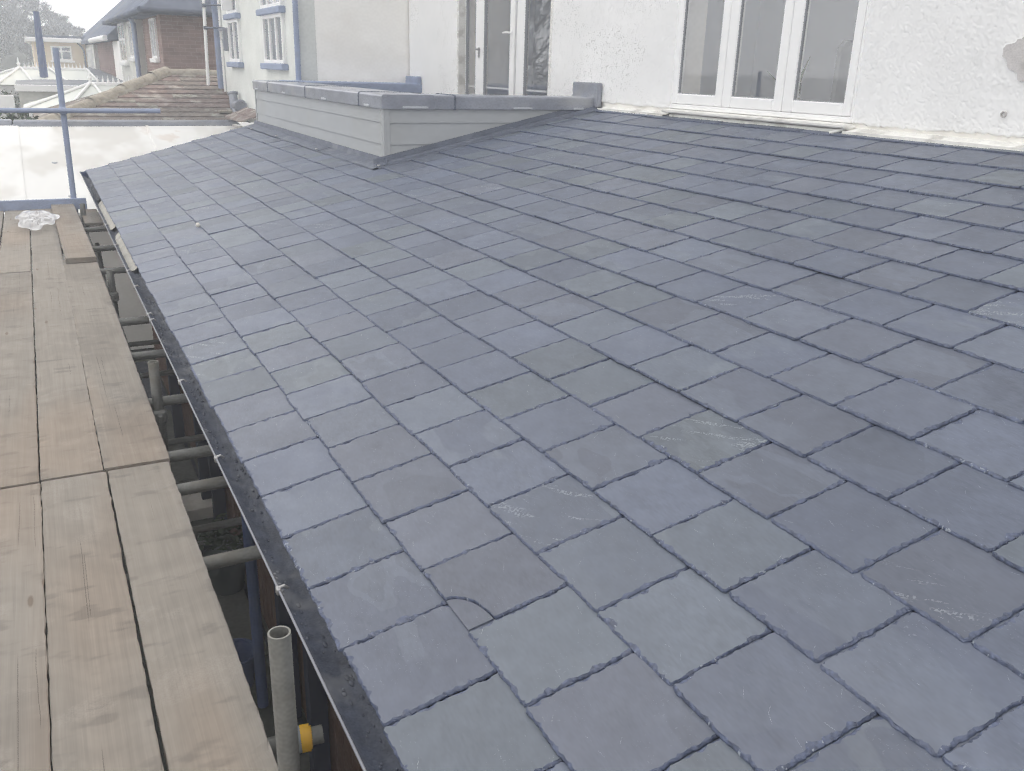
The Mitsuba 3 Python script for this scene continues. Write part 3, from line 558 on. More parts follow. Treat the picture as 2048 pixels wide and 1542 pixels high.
    for k in range(3):
        n = 40; Y = np.linspace(ys[k], ys[k + 1] + 0.12, n); w = 0.004 * meshkit.noise(np.c_[Y * 6, 0 * Y + k, 0 * Y], 2); e = 0.012 * meshkit.noise(np.c_[Y * 3, 0 * Y + k + 5, 0 * Y], 3)
        rows = [rp(Y, sF - 0.15 + e, 0.004 + 0.003 * k), rp(Y, sF - 0.148 + e, 0.012 + 0.003 * k + np.abs(w)), rp(Y, sF - 0.06, 0.016 + 0.003 * k + w), rp(Y, sF - 0.012, 0.019 + 0.003 * k)]
        up = rows[-1].copy(); up[:, 0] = PX - 0.012; up[:, 2] += 0.05; rows.append(up)
        part(p, 'apron', loft_grid(np.stack(rows, 1)), 'm_lead_dark', 40)
    S = np.linspace(sF - 0.10, (WX - 0.05 - OR[0]) / U[0], 50); w = 0.003 * meshkit.noise(np.c_[S * 7, 0 * S, 0 * S], 2)
    rows = [rp(PY0 - 0.125, S, 0.004), rp(PY0 - 0.123, S, 0.012 + np.abs(w)), rp(PY0 - 0.055, S, 0.016 + w), rp(PY0 - 0.045, S, 0.030 + w), rp(PY0 - 0.018, S, 0.034)]
    up = rows[-1].copy(); up[:, 1] = PY0 - 0.013; up[:, 2] += 0.045; rows.append(up)
    part(p, 'apron', loft_grid(np.stack(rows, 1)), 'm_lead_dark', 40)
    for y, s in ((11.0, sF - 0.13), (9.25, sF - 0.13), (PY0 - 0.06, sF - 0.07), (12.3, sF - .15)):
        c = rp(y, s, 0.022); m = trimesh.creation.icosphere(subdivisions=1, radius=0.017); m.apply_scale([1, 1, 0.5]); m.apply_translation(c)
        part(p, 'rivet', m, 'm_zinc', True)
parapet()

# ------------------------------------------------------------------ scaffold boards
def board(x0, x1, y0, y1, z, skew=0.0, i=0):
    n = max(8, int((y1 - y0) / 0.03)); Y = np.linspace(y0, y1, n); w = x1 - x0; xc = (x0 + x1) / 2
    r = np.random.default_rng(100 + i); c = 0.003
    pr = np.array([(-w / 2, -0.038), (-w / 2, -c), (-w / 2 + c, 0), (-w / 4, 0.0), (0, 0), (w / 4, 0.0), (w / 2 - c, 0), (w / 2, -c), (w / 2, -0.038)])
    P = np.zeros((n, len(pr), 3)); bow = 0.002 * np.sin(np.linspace(0, 3, n) + i)
    for k, (a, b) in enumerate(pr):
        j = r.normal(0, 0.0009, n) + 0.0014 * meshkit.noise(np.c_[Y * 14, 0 * Y + k, 0 * Y + i], 5)
        chip = np.where(r.random(n) < 0.025, r.uniform(0.001, 0.005, n), 0) if k in (1, 2, 6, 7) else 0
        P[:, k, 0] = xc + a + skew * (Y - y0) + (j - np.sign(a) * chip if abs(a) > w / 2 - 0.008 else 0)
        P[:, k, 1] = Y; P[:, k, 2] = z + b + bow + (0.3 * j if b > -0.01 else 0) - (chip if k in (2, 6) else 0)
    m = loft_grid(P); L = len(pr); last = (n - 1) * L
    f = np.vstack([m.faces, [[0, k, k + 1] for k in range(1, L - 1)], [[last, last + k + 1, last + k] for k in range(1, L - 1)], [[q * L, q * L + L - 1, (q + 1) * L + L - 1] for q in range(n - 1)], [[q * L, (q + 1) * L + L - 1, (q + 1) * L] for q in range(n - 1)]])
    v = m.vertices; pa = np.tile(pr[:, 0] + np.where(pr[:, 1] < -0.02, np.sign(pr[:, 0]) * 0.03, 0), n)
    return (v, f), np.c_[i + 0.5 + pa, v[:, 1]]
BZ = -1.50; gb = 'scaffold boards of the walkway'
for i, (x0, x1, y0, y1, z, sk, lab) in enumerate([
        (-0.385, -0.162, 0.2, 3.405, BZ, 0, 'weathered scaffold board at the lower left edge of the walkway, nearest the camera'),
        (-0.1585, 0.0625, 0.2, 3.415, BZ, 0, 'weathered scaffold board in the middle of the near walkway'),
        (0.074, 0.296, 0.2, 3.412, BZ, -0.0015, 'reddish edged scaffold board nearest the gutter in the foreground'),
        (-0.390, -0.166, 3.425, 7.22, BZ, 0, 'scaffold board at the left edge, butted end to end halfway along the walkway'),
        (-0.160, 0.056, 3.435, 10.32, BZ, 0, 'long scaffold board running down the middle of the far walkway under the plastic bag'),
        (0.0595, 0.300, 3.442, 7.60, BZ, -0.003, 'scaffold board beside the gutter gap whose far end lies under another board'),
        (0.072, 0.285, 7.42, 10.36, BZ + 0.042, -0.012, 'scaffold board lapped on top of another at the far right end of the walkway'),
        (-0.385, -0.170, 7.24, 10.32, BZ, 0, 'scaffold board at the far left end of the walkway before the toe board'),
        (-0.625, -0.398, 0.2, 10.32, BZ, 0, 'scaffold board at the outer left side of the walkway'),
        (-0.860, -0.632, 0.2, 10.32, BZ, 0, 'outermost scaffold board on the left, beyond the edge of the photograph')]):
    m, uv = board(x0, x1, y0, y1, z, sk, i + 1)
    single('scaffold_board', m, 'm_wood', lab, 'scaffold board', uv=uv)

# ------------------------------------------------------------------ the scaffold under the walkway
def scaffold():
    s = thing('scaffold', 'tubular steel scaffold standing in the gap between the walkway and the gutter', 'scaffold')
    R, Wl = 0.02415, 0.0042
    def std(x, y, zt, lab=None, lean=(0, 0)):
        part(s, 'standard', tube((x + lean[0], y + lean[1], -3.9), (x, y, zt), R, 28, Wl), 'm_galv', 40, label=lab)
        part(s, 'base_plate', bx(x + lean[0] - 0.075, x + lean[0] + 0.075, y + lean[1] - 0.075, y + lean[1] + 0.075, -3.9, -3.892), 'm_galv')
    std(0.312, 1.587, -1.126, 'upright tube with its open end nearest the camera')
    std(0.345, 4.24, -1.345); std(0.335, 6.75, -1.43); std(0.318, 9.9, -1.40)
    for y in (2.665, 3.255, 3.585, 4.27, 5.05, 5.80, 7.35, 8.3, 9.3):
        part(s, 'transom', tube((-0.9, y - 0.01, -1.565 if y not in (4.27, 9.3) else -1.567), (0.98, y + 0.03, -1.566), R, 20, Wl), 'm_galv', 40)
    for z, x in ((-1.618, 0.30), (-2.6, 0.36)):
        part(s, 'ledger', tube((x, 0.2 if z < -2 else 4.4, z), (x, 10.6, z), R, 18, Wl), 'm_galv', 40)
    part(s, 'ledger', tube((-0.75, 0.0, -1.618), (-0.75, 10.8, -1.618), R, 18, Wl), 'm_galv', 40)
    for y in (4.9, 6.3, 7.9, 8.9): part(s, 'transom', tube((-0.9, y, -2.63), (0.98, y + 0.02, -2.63), R, 16, Wl), 'm_galv', 40)
    part(s, 'brace', tube((0.38, 7.0, -3.6), (0.40, 9.8, -1.8), R, 16, Wl), 'm_galv', 40)
    for x, y in ((0.312, 1.587), (0.345, 4.24), (0.335, 6.75), (0.318, 9.9)):
        part(s, 'coupler', cat([bx(x - 0.036, x + 0.036, y - 0.034, y + 0.034, -1.655, -1.585, 0.012), bx(x - 0.012, x + 0.012, y - 0.065, y - 0.03, -1.64, -1.60, 0.004)]), 'm_galv')
    # brace with the yellow cap, low beside the near upright
    part(s, 'brace', tube((0.10, 1.95, -1.715), (0.47, 1.905, -1.705), R, 18, Wl), 'm_galv', 40)
    cap = cat([tube((0.412, 1.912, -1.707), (0.436, 1.908, -1.706), 0.036, 24), tube((0.434, 1.908, -1.706), (0.440, 1.907, -1.706), 0.030, 24)])
    part(s, 'end_cap', tube((0.388, 1.915, -1.708), (0.412, 1.912, -1.707), 0.035, 22), 'm_grey_plastic', 40, label='grey collar behind the yellow cap')
    part(s, 'end_cap', cap, 'm_yellow', 40, label='yellow plastic cap low on a scaffold tube')
    # far end: guard rail, post and toe board, blue veil put into their colour
    part(s, 'guard_post', tube((0.255, 10.40, -1.75), (0.285, 10.40, 0.07), R + 0.004, 20, Wl), 'm_veil_blue', 40, label='tall grey post at the far end of the walkway, tinted with blue veil')
    part(s, 'guard_rail', tube((-1.6, 10.345, -0.528), (1.20, 10.345, -0.525), R, 20, Wl), 'm_veil_blue', 40, label='guard rail across the far end, tinted with blue veil')
    part(s, 'coupler', bx(0.236, 0.312, 10.335, 10.43, -0.565, -0.490, 0.014), 'm_veil_blue')
    part(s, 'toe_board', bx(-1.4, 0.375, 10.335, 10.372, -1.52, -1.405, 0.004), 'm_veil_blue', label='toe board on edge across the far end, tinted with blue veil')
    part(s, 'plank_end', bx(0.30, 0.46, 9.4, 10.3, -1.545, -1.515, 0.004), 'm_wood', uv=None)
scaffold()
# a crumpled clear bag lying on the boards
def bag():
    n, m = 46, 34; U_, V_ = np.meshgrid(np.linspace(-1, 1, n), np.linspace(-1, 1, m), indexing='ij')
    r = np.sqrt(U_ ** 2 + V_ ** 2); a = np.arctan2(V_, U_); k = np.minimum(1, np.maximum(abs(U_), abs(V_)) / np.maximum(r, 1e-6))
    x, y = U_ * k, V_ * k; rad = 1 + 0.10 * np.sin(3 * a + 1) + 0.08 * np.sin(7 * a); x, y = x * rad, y * rad
    q = np.stack([x, y, 0 * x], -1).reshape(-1, 3)
    h = np.abs(meshkit.noise(q * 3.5, 2)).reshape(x.shape) + 0.6 * np.abs(meshkit.noise(q * 8, 5)).reshape(x.shape) + 0.3 * np.abs(meshkit.noise(q * 17, 7)).reshape(x.shape)
    z = BZ + 0.050 + 0.055 * h / h.max() * np.clip(1.05 - (x * x + y * y) ** 1.5, 0.05, 1)
    return loft_grid(np.stack([-0.105 + 0.175 * x, 9.35 + 0.55 * y, z - 0.045 * (1 - np.clip((0.105 - x * 0.155) / 0.06, 0, 1)) * 0], -1))
single('plastic_bag', bag(), 'm_bag', 'crumpled clear plastic bag lying on the far end of the walkway', 'plastic bag', smooth=25)
# pebbles and mortar crumbs on the slates
for y, s, r in ((7.05, 0.72, 0.017),):
    m = trimesh.creation.icosphere(subdivisions=2, radius=r); m.apply_translation(rp(y, s, 0.020)); single('white_pebble', m, 'm_step', 'small white pebble on the slates near the far end of the gutter', 'pebble', smooth=True)

# ------------------------------------------------------------------ what stands low in the gap
def pot_plant(x, y, r, h, lab, lab2):
    pr = [(r * .72, 0), (r, h), (r + .012, h), (r + .012, h - .03), (r - .01, h - .03), (r - .03, h - .04), (0, h - .04)]
    single('plant_pot', trimesh.creation.revolve(np.array([(0, 0)] + pr), sections=24).apply_translation([x, y, -3.9]), 'm_pot', lab, 'plant pot', smooth=40)
    rr = np.random.default_rng(int(y * 100)); L = []
    for _ in range(150):
        d = rr.normal(0, 1, 3); d[2] = abs(d[2]); d /= np.linalg.norm(d); c = np.array([x, y, -3.9 + h + 0.06]) + d * rr.uniform(0.05, r * 1.25)
        a, b, _ = frame_of(rr.normal(0, 1, 3)); l = rr.uniform(0.025, 0.06)
        L.append(tm([c - a * l, c - b * l * .4, c + a * l, c + b * l * .4], [[0, 1, 2], [0, 2, 3]]))
    single('pot_plant', cat(L), 'm_leaf', lab2, 'plant')
pot_plant(0.86, 6.25, 0.17, 0.34, 'dark plant pot on the paving below the gutter, beside the brown timber wall', 'leafy plant growing in the dark pot below the gutter')
single('stone_step', bx(0.62, 1.0, 7.45, 7.98, -3.9, -3.78, 0.01), 'm_step', 'pale stone step on the ground seen through the gap under the gutter', 'step')
single('bucket', trimesh.creation.revolve(np.array([(0, 0), (0.10, 0), (0.135, 0.26), (0.143, 0.26), (0.143, 0.245), (0.128, 0.24), (0.09, 0.02), (0, 0.02)]), sections=24).apply_translation([0.70, 5.05, -3.9]), 'm_navy', 'dark bucket standing on the paving in the gap beside the near upright tube', 'bucket', smooth=40)

# ------------------------------------------------------------------ windows for the buildings behind
def win(parent, axis, at, lo, hi, z0, z1, cols, rows=(), out=-1, fr=0.05, sill='m_upvc_far', frame='m_upvc_far', bar=None):
    """a window on a wall facing -x (axis 0) or -y (axis 1)"""
    def B(d0, d1, a, b, c, d, ch=0.0):
        u0, u1 = at + out * d0, at + out * d1
        return bx(u0, u1, a, b, c, d, ch) if axis == 0 else bx(a, b, u0, u1, c, d, ch)
    fm = [B(0.0, 0.05, lo, hi, z0, z0 + fr), B(0.0, 0.05, lo, hi, z1 - fr, z1), B(0.001, 0.049, lo, lo + fr, z0 + fr, z1 - fr), B(0.001, 0.049, hi - fr, hi, z0 + fr, z1 - fr)]
    for k in range(1, cols):
        c = lo + (hi - lo) * k / cols; fm.append(B(0.002, 0.047, c - fr / 2, c + fr / 2, z0 + fr, z1 - fr))
    for z in rows: fm.append(B(0.003, 0.046, lo + fr, hi - fr, z - fr / 2, z + fr / 2))
    w = part(parent, 'window', cat(fm), frame)
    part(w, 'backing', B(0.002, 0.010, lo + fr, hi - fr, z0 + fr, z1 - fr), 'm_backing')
    zz = [z0 + fr] + sorted(rows) + [z1 - fr]
    for k in range(cols):
        a, b = lo + (hi - lo) * k / cols + fr * .5, lo + (hi - lo) * (k + 1) / cols - fr * .5
        for z_a, z_b in zip(zz[:-1], zz[1:]):
            u = at + out * 0.028
            P = [[u, a, z_a], [u, b, z_a], [u, b, z_b], [u, a, z_b]] if axis == 0 else [[a, u, z_a], [b, u, z_a], [b, u, z_b], [a, u, z_b]]
            part(w, 'pane', tm(P, [[0, 1, 2, 3]]), 'm_glass')
    part(w, 'sill', B(0, 0.10, lo - 0.08, hi + 0.08, z0 - 0.09, z0 - 0.002, 0.01), sill)
    if bar: part(w, 'transom_bar', B(0, 0.09, lo - 0.07, hi + 0.05, bar - 0.03, bar + 0.03, 0.008), 'm_veil_blue')
    return w

# ------------------------------------------------------------------ neighbouring house with two tall windows
def neighbour():
    h = thing('neighbour_house', 'cream rendered neighbouring house with two tall white windows and veil tinted blue downpipes', 'house')
    NX = 3.29
    part(h, 'side_wall', bx(NX + 0.26, WX + 0.3, 12.60, 12.75, -3.9, 3.3), 'm_cream', label='bare cream side wall facing the roof')
    part(h, 'corner_band', bx(NX, NX + 0.26, 12.592, 12.75, -3.9, 3.3), 'm_greywash')
    part(h, 'wall', bx(NX, NX + 0.3, 12.75, 18.0, -3.9, 3.3), 'm_greywash', label='pale grey washed window wall')
    part(h, 'back_wall', cat([bx(NX + 0.3, 9, 17.7, 18.0, -3.9, 3.3), bx(8.7, 9, 12.75, 17.7, -3.9, 3.3)]), 'm_greywash')
    part(h, 'roof', sweep([(NX - 0.4, 3.3), (6.1, 5.6), (9.4, 3.3), (9.4, 3.2), (NX - 0.4, 3.2)], np.array([0, 12.59, 0.0]), np.array([0, 18.3, 0.0]), (1, 0, 0), (0, 0, 1)), 'm_house_roof')
    win(h, 0, NX, 13.20, 14.40, -0.02, 0.645, 3, sill='m_veil_blue', bar=None)
    win(h, 0, NX, 13.20, 14.46, 0.735, 1.7, 3, fr=.05, sill='m_veil_blue')
    win(h, 0, NX, 16.22, 17.10, -0.02, 0.665, 2, sill='m_veil_blue')
    win(h, 0, NX, 16.22, 17.10, 0.755, 1.7, 2, sill='m_veil_blue')
    part(h, 'open_casement', bx(NX - 0.22, NX - 0.05, 16.55, 16.60, 0.80, 1.65), 'm_upvc_far')
    part(h, 'downpipe', tube((3.265, 12.54, -1.3), (3.285, 12.54, 3.2), 0.036, 16), 'm_veil_blue', 40, label='veil tinted blue downpipe at the near corner')
    part(h, 'downpipe', cat([path([(NX - 0.09, 18.03, 1.35), (NX - 0.075, 18.03, 0.6), (NX - 0.075, 18.03, -1.02)], 0.052, 12), bx(NX - 0.20, NX + 0.02, 17.75, 18.1, -1.07, -0.97, 0.02)]), 'm_veil_blue', 40, label='veil tinted blue downpipe at the far corner above the tiled roof')
    part(h, 'white_pipe', path([(NX - 0.03, 17.86, 1.35), (NX - 0.03, 17.86, -1.0)], 0.022, 10), 'm_upvc_far', 40)
    # soil pipe hopper by the wall
    part(h, 'hopper', cat([tube((NX - 0.12, 16.62, -0.80), (NX - 0.12, 16.70, -0.55), 0.075, 16, 0.01), tube((NX - 0.12, 16.69, -0.56), (NX - 0.12, 16.70, -0.53), 0.095, 16, 0.02), path([(NX - 0.12, 16.62, -0.78), (NX - 0.12, 16.45, -0.86), (NX - 0.12, 16.30, -1.05)], 0.06, 12),
                            tube((NX - 0.12, 16.55, -0.74), (NX - 0.12, 16.10, -0.72), 0.07, 16), tube((NX - 0.12, 16.12, -0.72), (NX - 0.12, 16.05, -0.72), 0.10, 16, 0.03)]), 'm_lead', 40, label='grey soil pipe branch low on the wall')
    # little tiled lean to at the foot of the wall
    for r in range(2):
        for k in range(4):
            x0, z0 = NX - 0.05 - 0.14 * r, -0.74 - 0.075 * r; y0 = 14.55 + 0.36 * k + 0.18 * (r % 2)
            part(h, 'lean_to_tile', trimesh.convex.convex_hull(np.array([(x0, y0, z0), (x0 - 0.19, y0, z0 - 0.085), (x0, y0 + 0.35, z0), (x0 - 0.19, y0 + 0.35, z0 - 0.085), (x0, y0, z0 - 0.02), (x0 - 0.19, y0, z0 - 0.11), (x0, y0 + 0.35, z0 - 0.02), (x0 - 0.19, y0 + 0.35, z0 - 0.11)])), 'm_tile')
neighbour()
# white mast with its brackets, against the corner of that house
mk = thing('vent_pipe', 'thin white vent pipe rising from the tiled roof beside the veil tinted blue downpipe', 'pipe')
part(mk, 'pipe', path([(2.985, 18.0, -0.45), (3.04, 18.0, 1.5)], 0.030, 12), 'm_upvc_far', 40)
for z in (0.93, 0.55):
    part(mk, 'bracket', cat([tube((3.0, 17.97, z), (3.42, 17.6, z + 0.01), 0.014, 8), bx(2.985, 3.055, 17.95, 18.04, z - .03, z + .03)]), 'm_lead_dark', 40)
part(mk, 'bracket', cat([bx(3.20, 3.285, 17.35, 17.75, 0.50, 0.55), path([(3.25, 17.75, 0.36), (3.25, 17.42, 0.18)], 0.012, 6), bx(3.21, 3.28, 17.36, 17.44, 0.16, 0.5)]), 'm_lead')

# ------------------------------------------------------------------ low roof of white sheets beyond the verge
def white_roof():
    w = thing('white_roofed_extension', 'low extension roofed in stained white sheets with a grey ridge capping', 'building')
    zs = lambda y: -1.03 - 0.249 * (16.0 - y)
    part(w, 'wall', bx(-4, 3.25, 12.95, 16.4, -3.9, -2.0), 'm_cream')
    xs = [-4.0, -1.9, -0.25, 1.62, 3.27]
    for k in range(4):
        a, b = xs[k] + 0.006, xs[k + 1] - 0.006; o = 0.004 * (k % 2)
        part(w, 'sheet', trimesh.convex.convex_hull(np.array([(x, y, zs(y) + d + o) for x in (a, b) for y in (12.55, 16.02) for d in (-0.03, 0.0)])), 'm_white_roof')
        if k: part(w, 'joint_strip', trimesh.convex.convex_hull(np.array([(x, y, zs(y) + d) for x in (xs[k] - 0.022, xs[k] + 0.022) for y in (12.56, 16.0) for d in (0.0, 0.014)])), 'm_white_roof')
    part(w, 'ridge_capping', bx(-0.29, 3.27, 15.93, 16.10, -1.075, -0.955, 0.02), 'm_lead')
    part(w, 'ridge_capping', bx(-4.0, -0.30, 15.97, 16.10, -1.06, -0.945, 0.02), 'm_lead')
    for x, y in ((0.18, 14.35), (1.0, 14.3), (0.30, 13.1), (0.70, 13.35), (-0.7, 14.5), (-0.2, 13.0)):
        part(w, 'fixing', tube((x, y, zs(y) - 0.01), (x, y, zs(y) + 0.012), 0.035, 14), 'm_sealant', 30)
    # torn flashing at the top corner, by the parapet
    for k, (x, y, z, l) in enumerate(((2.62, 13.05, -0.835, .16), (2.72, 12.95, -0.83, .13), (2.80, 12.85, -0.80, .14), (2.55, 13.35, -0.87, .14))):
        q = np.random.default_rng(k); P = np.array([(x, y, z)]) + q.uniform(-1, 1, (9, 3)) * [l * .6, .14, .03]
        part(w, 'torn_flashing', trimesh.convex.convex_hull(P), 'm_white_roof')
white_roof()

# ------------------------------------------------------------------ tiled roof with a mossy hip
def tiled():
    t_ = thing('tiled_outbuilding', 'outbuilding with a hipped brown tiled roof and mossy ridge tiles', 'building')
    ye, yr, ze, zr = 16.35, 18.75, -1.10, -0.265; sl = (zr - ze) / (yr - ye)
    part(t_, 'wall', bx(0.5, 4.2, 16.7, 20.6, -3.9, -1.05), 'm_brick')
    n = 12; dy = (yr - ye) / n
    for k in range(n):
        y0 = ye + k * dy; xl = 0.02 + (y0 + dy * .5 - ye) / (yr - ye) * 2.33; x = 4.3
        off = 0.15 * (k % 2); c = 3.28 if y0 < 17.6 else 4.2
        while True:
            x1 = c - 0.003; x0 = max(c - 0.33, xl); c -= 0.33
            if x1 - x0 < 0.06: break
            zt = lambda y, d: ze + (y - ye) * sl + d
            lift = rng.normal(0, 0.003)
            P = [(x_, y_, zt(y_, d)) for x_ in (x0, x1) for (y_, d) in ((y0, 0.028 + lift), (y0, 0.004 + lift), (y0 + dy * 1.25, 0.005), (y0 + dy * 1.25, -0.02))]
            u_ = rng.random()
            part(t_, 'tile', trimesh.convex.convex_hull(np.array(P)), 'm_tile_mossy' if k < 4 or u_ < .25 else ('m_tile_pink' if u_ > .8 else 'm_tile'))
    part(t_, 'hip_slope', tm([(0.0, ye, ze - .01), (2.35, yr, zr - .01), (0.0, 21.1, ze - .01)], [[0, 1, 2]]), 'm_tile_mossy')
    part(t_, 'back_slope', tm([(2.35, yr, zr - .01), (4.2, yr, zr - .01), (4.2, 21.0, ze), (0.0, 21.1, ze)], [[0, 1, 2, 3]]), 'm_tile')
    part(t_, 'under_slope', tm([(0.0, ye, ze - .025), (2.35, yr, zr - .025), (4.2, yr, zr - .025), (4.2, 17.7, -0.65), (3.28, 17.7, -0.65), (3.28, ye, ze - .025)], [[0, 1, 2], [0, 2, 3], [0, 3, 4], [0, 4, 5]]), 'm_tile')
    def half(p0, p1, r):
        p0, p1 = np.array(p0), np.array(p1); a, b, d = frame_of(p1 - p0); a[2] = 0; a /= np.linalg.norm(a); up = np.cross(a, d); up *= np.sign(up[2])
        q = np.linspace(0, PI, 10); pr = np.vstack([np.c_[r * np.cos(q), r * np.sin(q)], np.c_[(r - .02) * np.cos(q[::-1]), (r - .02) * np.sin(q[::-1])]])
        return sweep(pr, p0, p1, a, up)
    H0, H1 = np.array([0.02, ye + .02, ze - 0.02]), np.array([2.35, yr, zr - 0.02])
    m = 8
    for k in range(m):
        a, b = H0 + (H1 - H0) * k / m, H0 + (H1 - H0) * (k + 1.06) / m
        part(t_, 'ridge_tile', half(a + [0, 0, 0.012 * (k % 2)], b, 0.135 + 0.006 * (k % 2)), 'm_ridge', 40)
    for k in range(5):
        part(t_, 'ridge_tile', half((2.33 + 0.40 * k, yr, zr - 0.03 + .006 * (k % 2)), (2.33 + 0.40 * (k + 1.03), yr, zr - 0.03), 0.115 + 0.006 * (k % 2)), 'm_ridge', 40)
    part(t_, 'loose_tile', bx(2.95, 3.2, 16.85, 17.0, -0.88, -0.85), 'm_ridge')
tiled()

# ------------------------------------------------------------------ the terrace of brick and rendered houses going away
def hip_roof(x0, x1, y0, y1, ze, rise, hip0, hip1, over=0.3, th=0.12):
    xc, a = (x0 + x1) / 2, over; x0, x1, y0, y1 = x0 - a, x1 + a, y0 - a, y1 + a
    r0, r1 = (y0 + (x1 - x0) / 2 * hip0), (y1 - (x1 - x0) / 2 * hip1)
    v = [(x0, y0, ze), (x1, y0, ze), (x1, y1, ze), (x0, y1, ze), (xc, r0, ze + rise), (xc, r1, ze + rise), (x0, y0, ze - th), (x1, y0, ze - th), (x1, y1, ze - th), (x0, y1, ze - th)]
    f = [(0, 1, 4), (2, 3, 5), (3, 0, 4), (3, 4, 5), (1, 2, 5), (1, 5, 4)]
    for i in range(4):
        j = (i + 1) % 4; f += [(i + 6, j + 6, j), (i + 6, j, i)] if True else []
    f += [(6, 8, 7), (6, 9, 8)]
    f = [(a, b, c) if not (a >= 6) else ((0, 1, 2, 3, 4, 5)[0] * 0 + a, b, c) for a, b, c in f]
    return tm(v, f)
XA = 2.61
def brick_house():
    h = thing('brick_house', 'brick house with dark hipped roof, pale bay and tall white windows', 'house')
    part(h, 'wall', bx(XA, 9.6, 21.0, 29.8, -3.9, 0.95), 'm_brick')
    part(h, 'bay', bx(XA - 0.16, XA + 0.3, 24.2, 29.0, -3.9, 0.93), 'm_pale_render', label='pale rendered bay with tall windows')
    part(h, 'pier', bx(XA - 0.10, XA + 0.2, 29.2, 32.0, -3.9, 0.45), 'm_cream', label='cream pier beside the bay')
    rf = part(h, 'roof', hip_roof(XA, 9.6, 21.0, 29.8, 0.98, 3.1, 1, 1, 0.35), 'm_house_roof')
    part(h, 'gutter', cat([tube((XA - 0.40, 20.6, 0.93), (XA - 0.40, 30.2, 0.93), 0.06, 10), tube((XA - 0.40, 20.6, 0.93), (9.9, 20.6, 0.93), 0.06, 10)]), 'm_house_roof', 40)
    win(h, 0, XA, 21.6, 22.5, 0.0, 0.82, 2)
    win(h, 0, XA - 0.16, 26.7, 28.4, -0.12, 0.86, 2, rows=(0.45,))
    win(h, 0, XA - 0.16, 24.5, 25.6, 0.0, 0.84, 2)
    part(h, 'downpipe', path([(XA - 0.30, 24.0, 0.92), (XA - 0.22, 24.0, 0.75), (XA - 0.22, 24.0, -2.0)], 0.055, 10), 'm_veil_blue', 40)
brick_house()
def far_house():
    h = thing('far_terrace_house', 'farther brick terrace house with sagging dark roof and white gutter', 'house')
    part(h, 'wall', bx(XA, 8.0, 32.0, 50.0, -3.9, 0.5), 'm_brick')
    part(h, 'bay', bx(XA - 0.15, XA + 0.3, 40.5, 50.2, -3.9, 0.45), 'm_pale_render')
    for y in (41.3, 43.5, 46.0, 48.3): win(h, 0, XA - 0.15, y, y + 1.2, -0.6, 0.3, 2)
    rf = part(h, 'roof', hip_roof(XA, 8.4, 30.6, 50.0, 0.60, 2.9, 0.2, 1, 0.35), 'm_house_roof')
    part(rf, 'chimney', bx(4.6, 4.85, 43.6, 43.85, 1.5, 3.1), 'm_navy')
    part(h, 'gutter', tube((XA - 0.40, 30.4, 0.53), (XA - 0.40, 37.5, 0.53), 0.085, 10), 'm_upvc_far', 40, label='white gutter under the dark roof')
far_house()
def cream_house():
    h = thing('cream_house', 'cream rendered upper storey with a white fascia and one white window', 'house')
    part(h, 'wall', bx(0.38, 2.42, 45.0, 52.0, -3.9, 0.58), 'm_cream_house')
    part(h, 'fascia', bx(0.12, 2.30, 44.75, 52.2, 0.52, 0.70, 0.02), 'm_upvc_far', label='white fascia board')
    part(h, 'roof', bx(0.2, 2.5, 44.9, 52.1, 0.70, 0.80), 'm_house_roof')
    win(h, 1, 45.0, 1.05, 1.85, -0.20, 0.38, 2, rows=(0.17,), fr=0.06)
    part(h, 'gutter_bracket', path([(0.15, 44.8, 0.52), (0.28, 44.9, 0.40), (0.33, 44.95, 0.36)], 0.03, 6), 'm_upvc_far')
    part(h, 'downpipe', path([(2.10, 44.85, 0.55), (2.28, 44.9, 0.34), (2.34, 44.9, 0.2), (2.34, 44.9, -1.5)], 0.035, 8), 'm_lead_dark', 40)
cream_house()
single('timber_pole', path([(0.43, 30, -3.9), (0.425, 30, -0.7), (0.44, 30, 0.3), (0.46, 30, 1.15)], [0.125, 0.11, 0.10, 0.075], 14), 'm_navy', 'dark pole leaning in front of the cream house', 'pole', smooth=40)
# flat roofed outbuilding with a white fascia
fk = thing('flat_roofed_outbuilding', 'flat roofed outbuilding with a white fascia below the cream house', 'building')
part(fk, 'wall', bx(-0.25, 2.5, 26.05, 43, -3.9, -0.86), 'm_pale_render')
part(fk, 'roof', trimesh.convex.convex_hull(np.array([(-0.3, 26, -0.72), (2.55, 26, -0.72), (-0.3, 26, -0.8), (2.55, 26, -0.8), (-0.3, 31, -0.69), (2.55, 44, -0.42), (2.55, 44, -0.8), (-0.3, 31, -0.8)])), 'm_flatroof')
part(fk, 'fascia', bx(-0.32, 2.0, 25.9, 26.0, -0.87, -0.712, 0.01), 'm_upvc_far', label='white fascia along the flat roof')
part(fk, 'vent_grille', bx(-0.05, 0.15, 25.86, 25.91, -1.25, -1.10, 0.01), 'm_pale_render')
part(fk, 'white_panel', bx(-3.0, -0.36, 25.6, 25.7, -1.35, -0.95, 0.01), 'm_upvc_far')
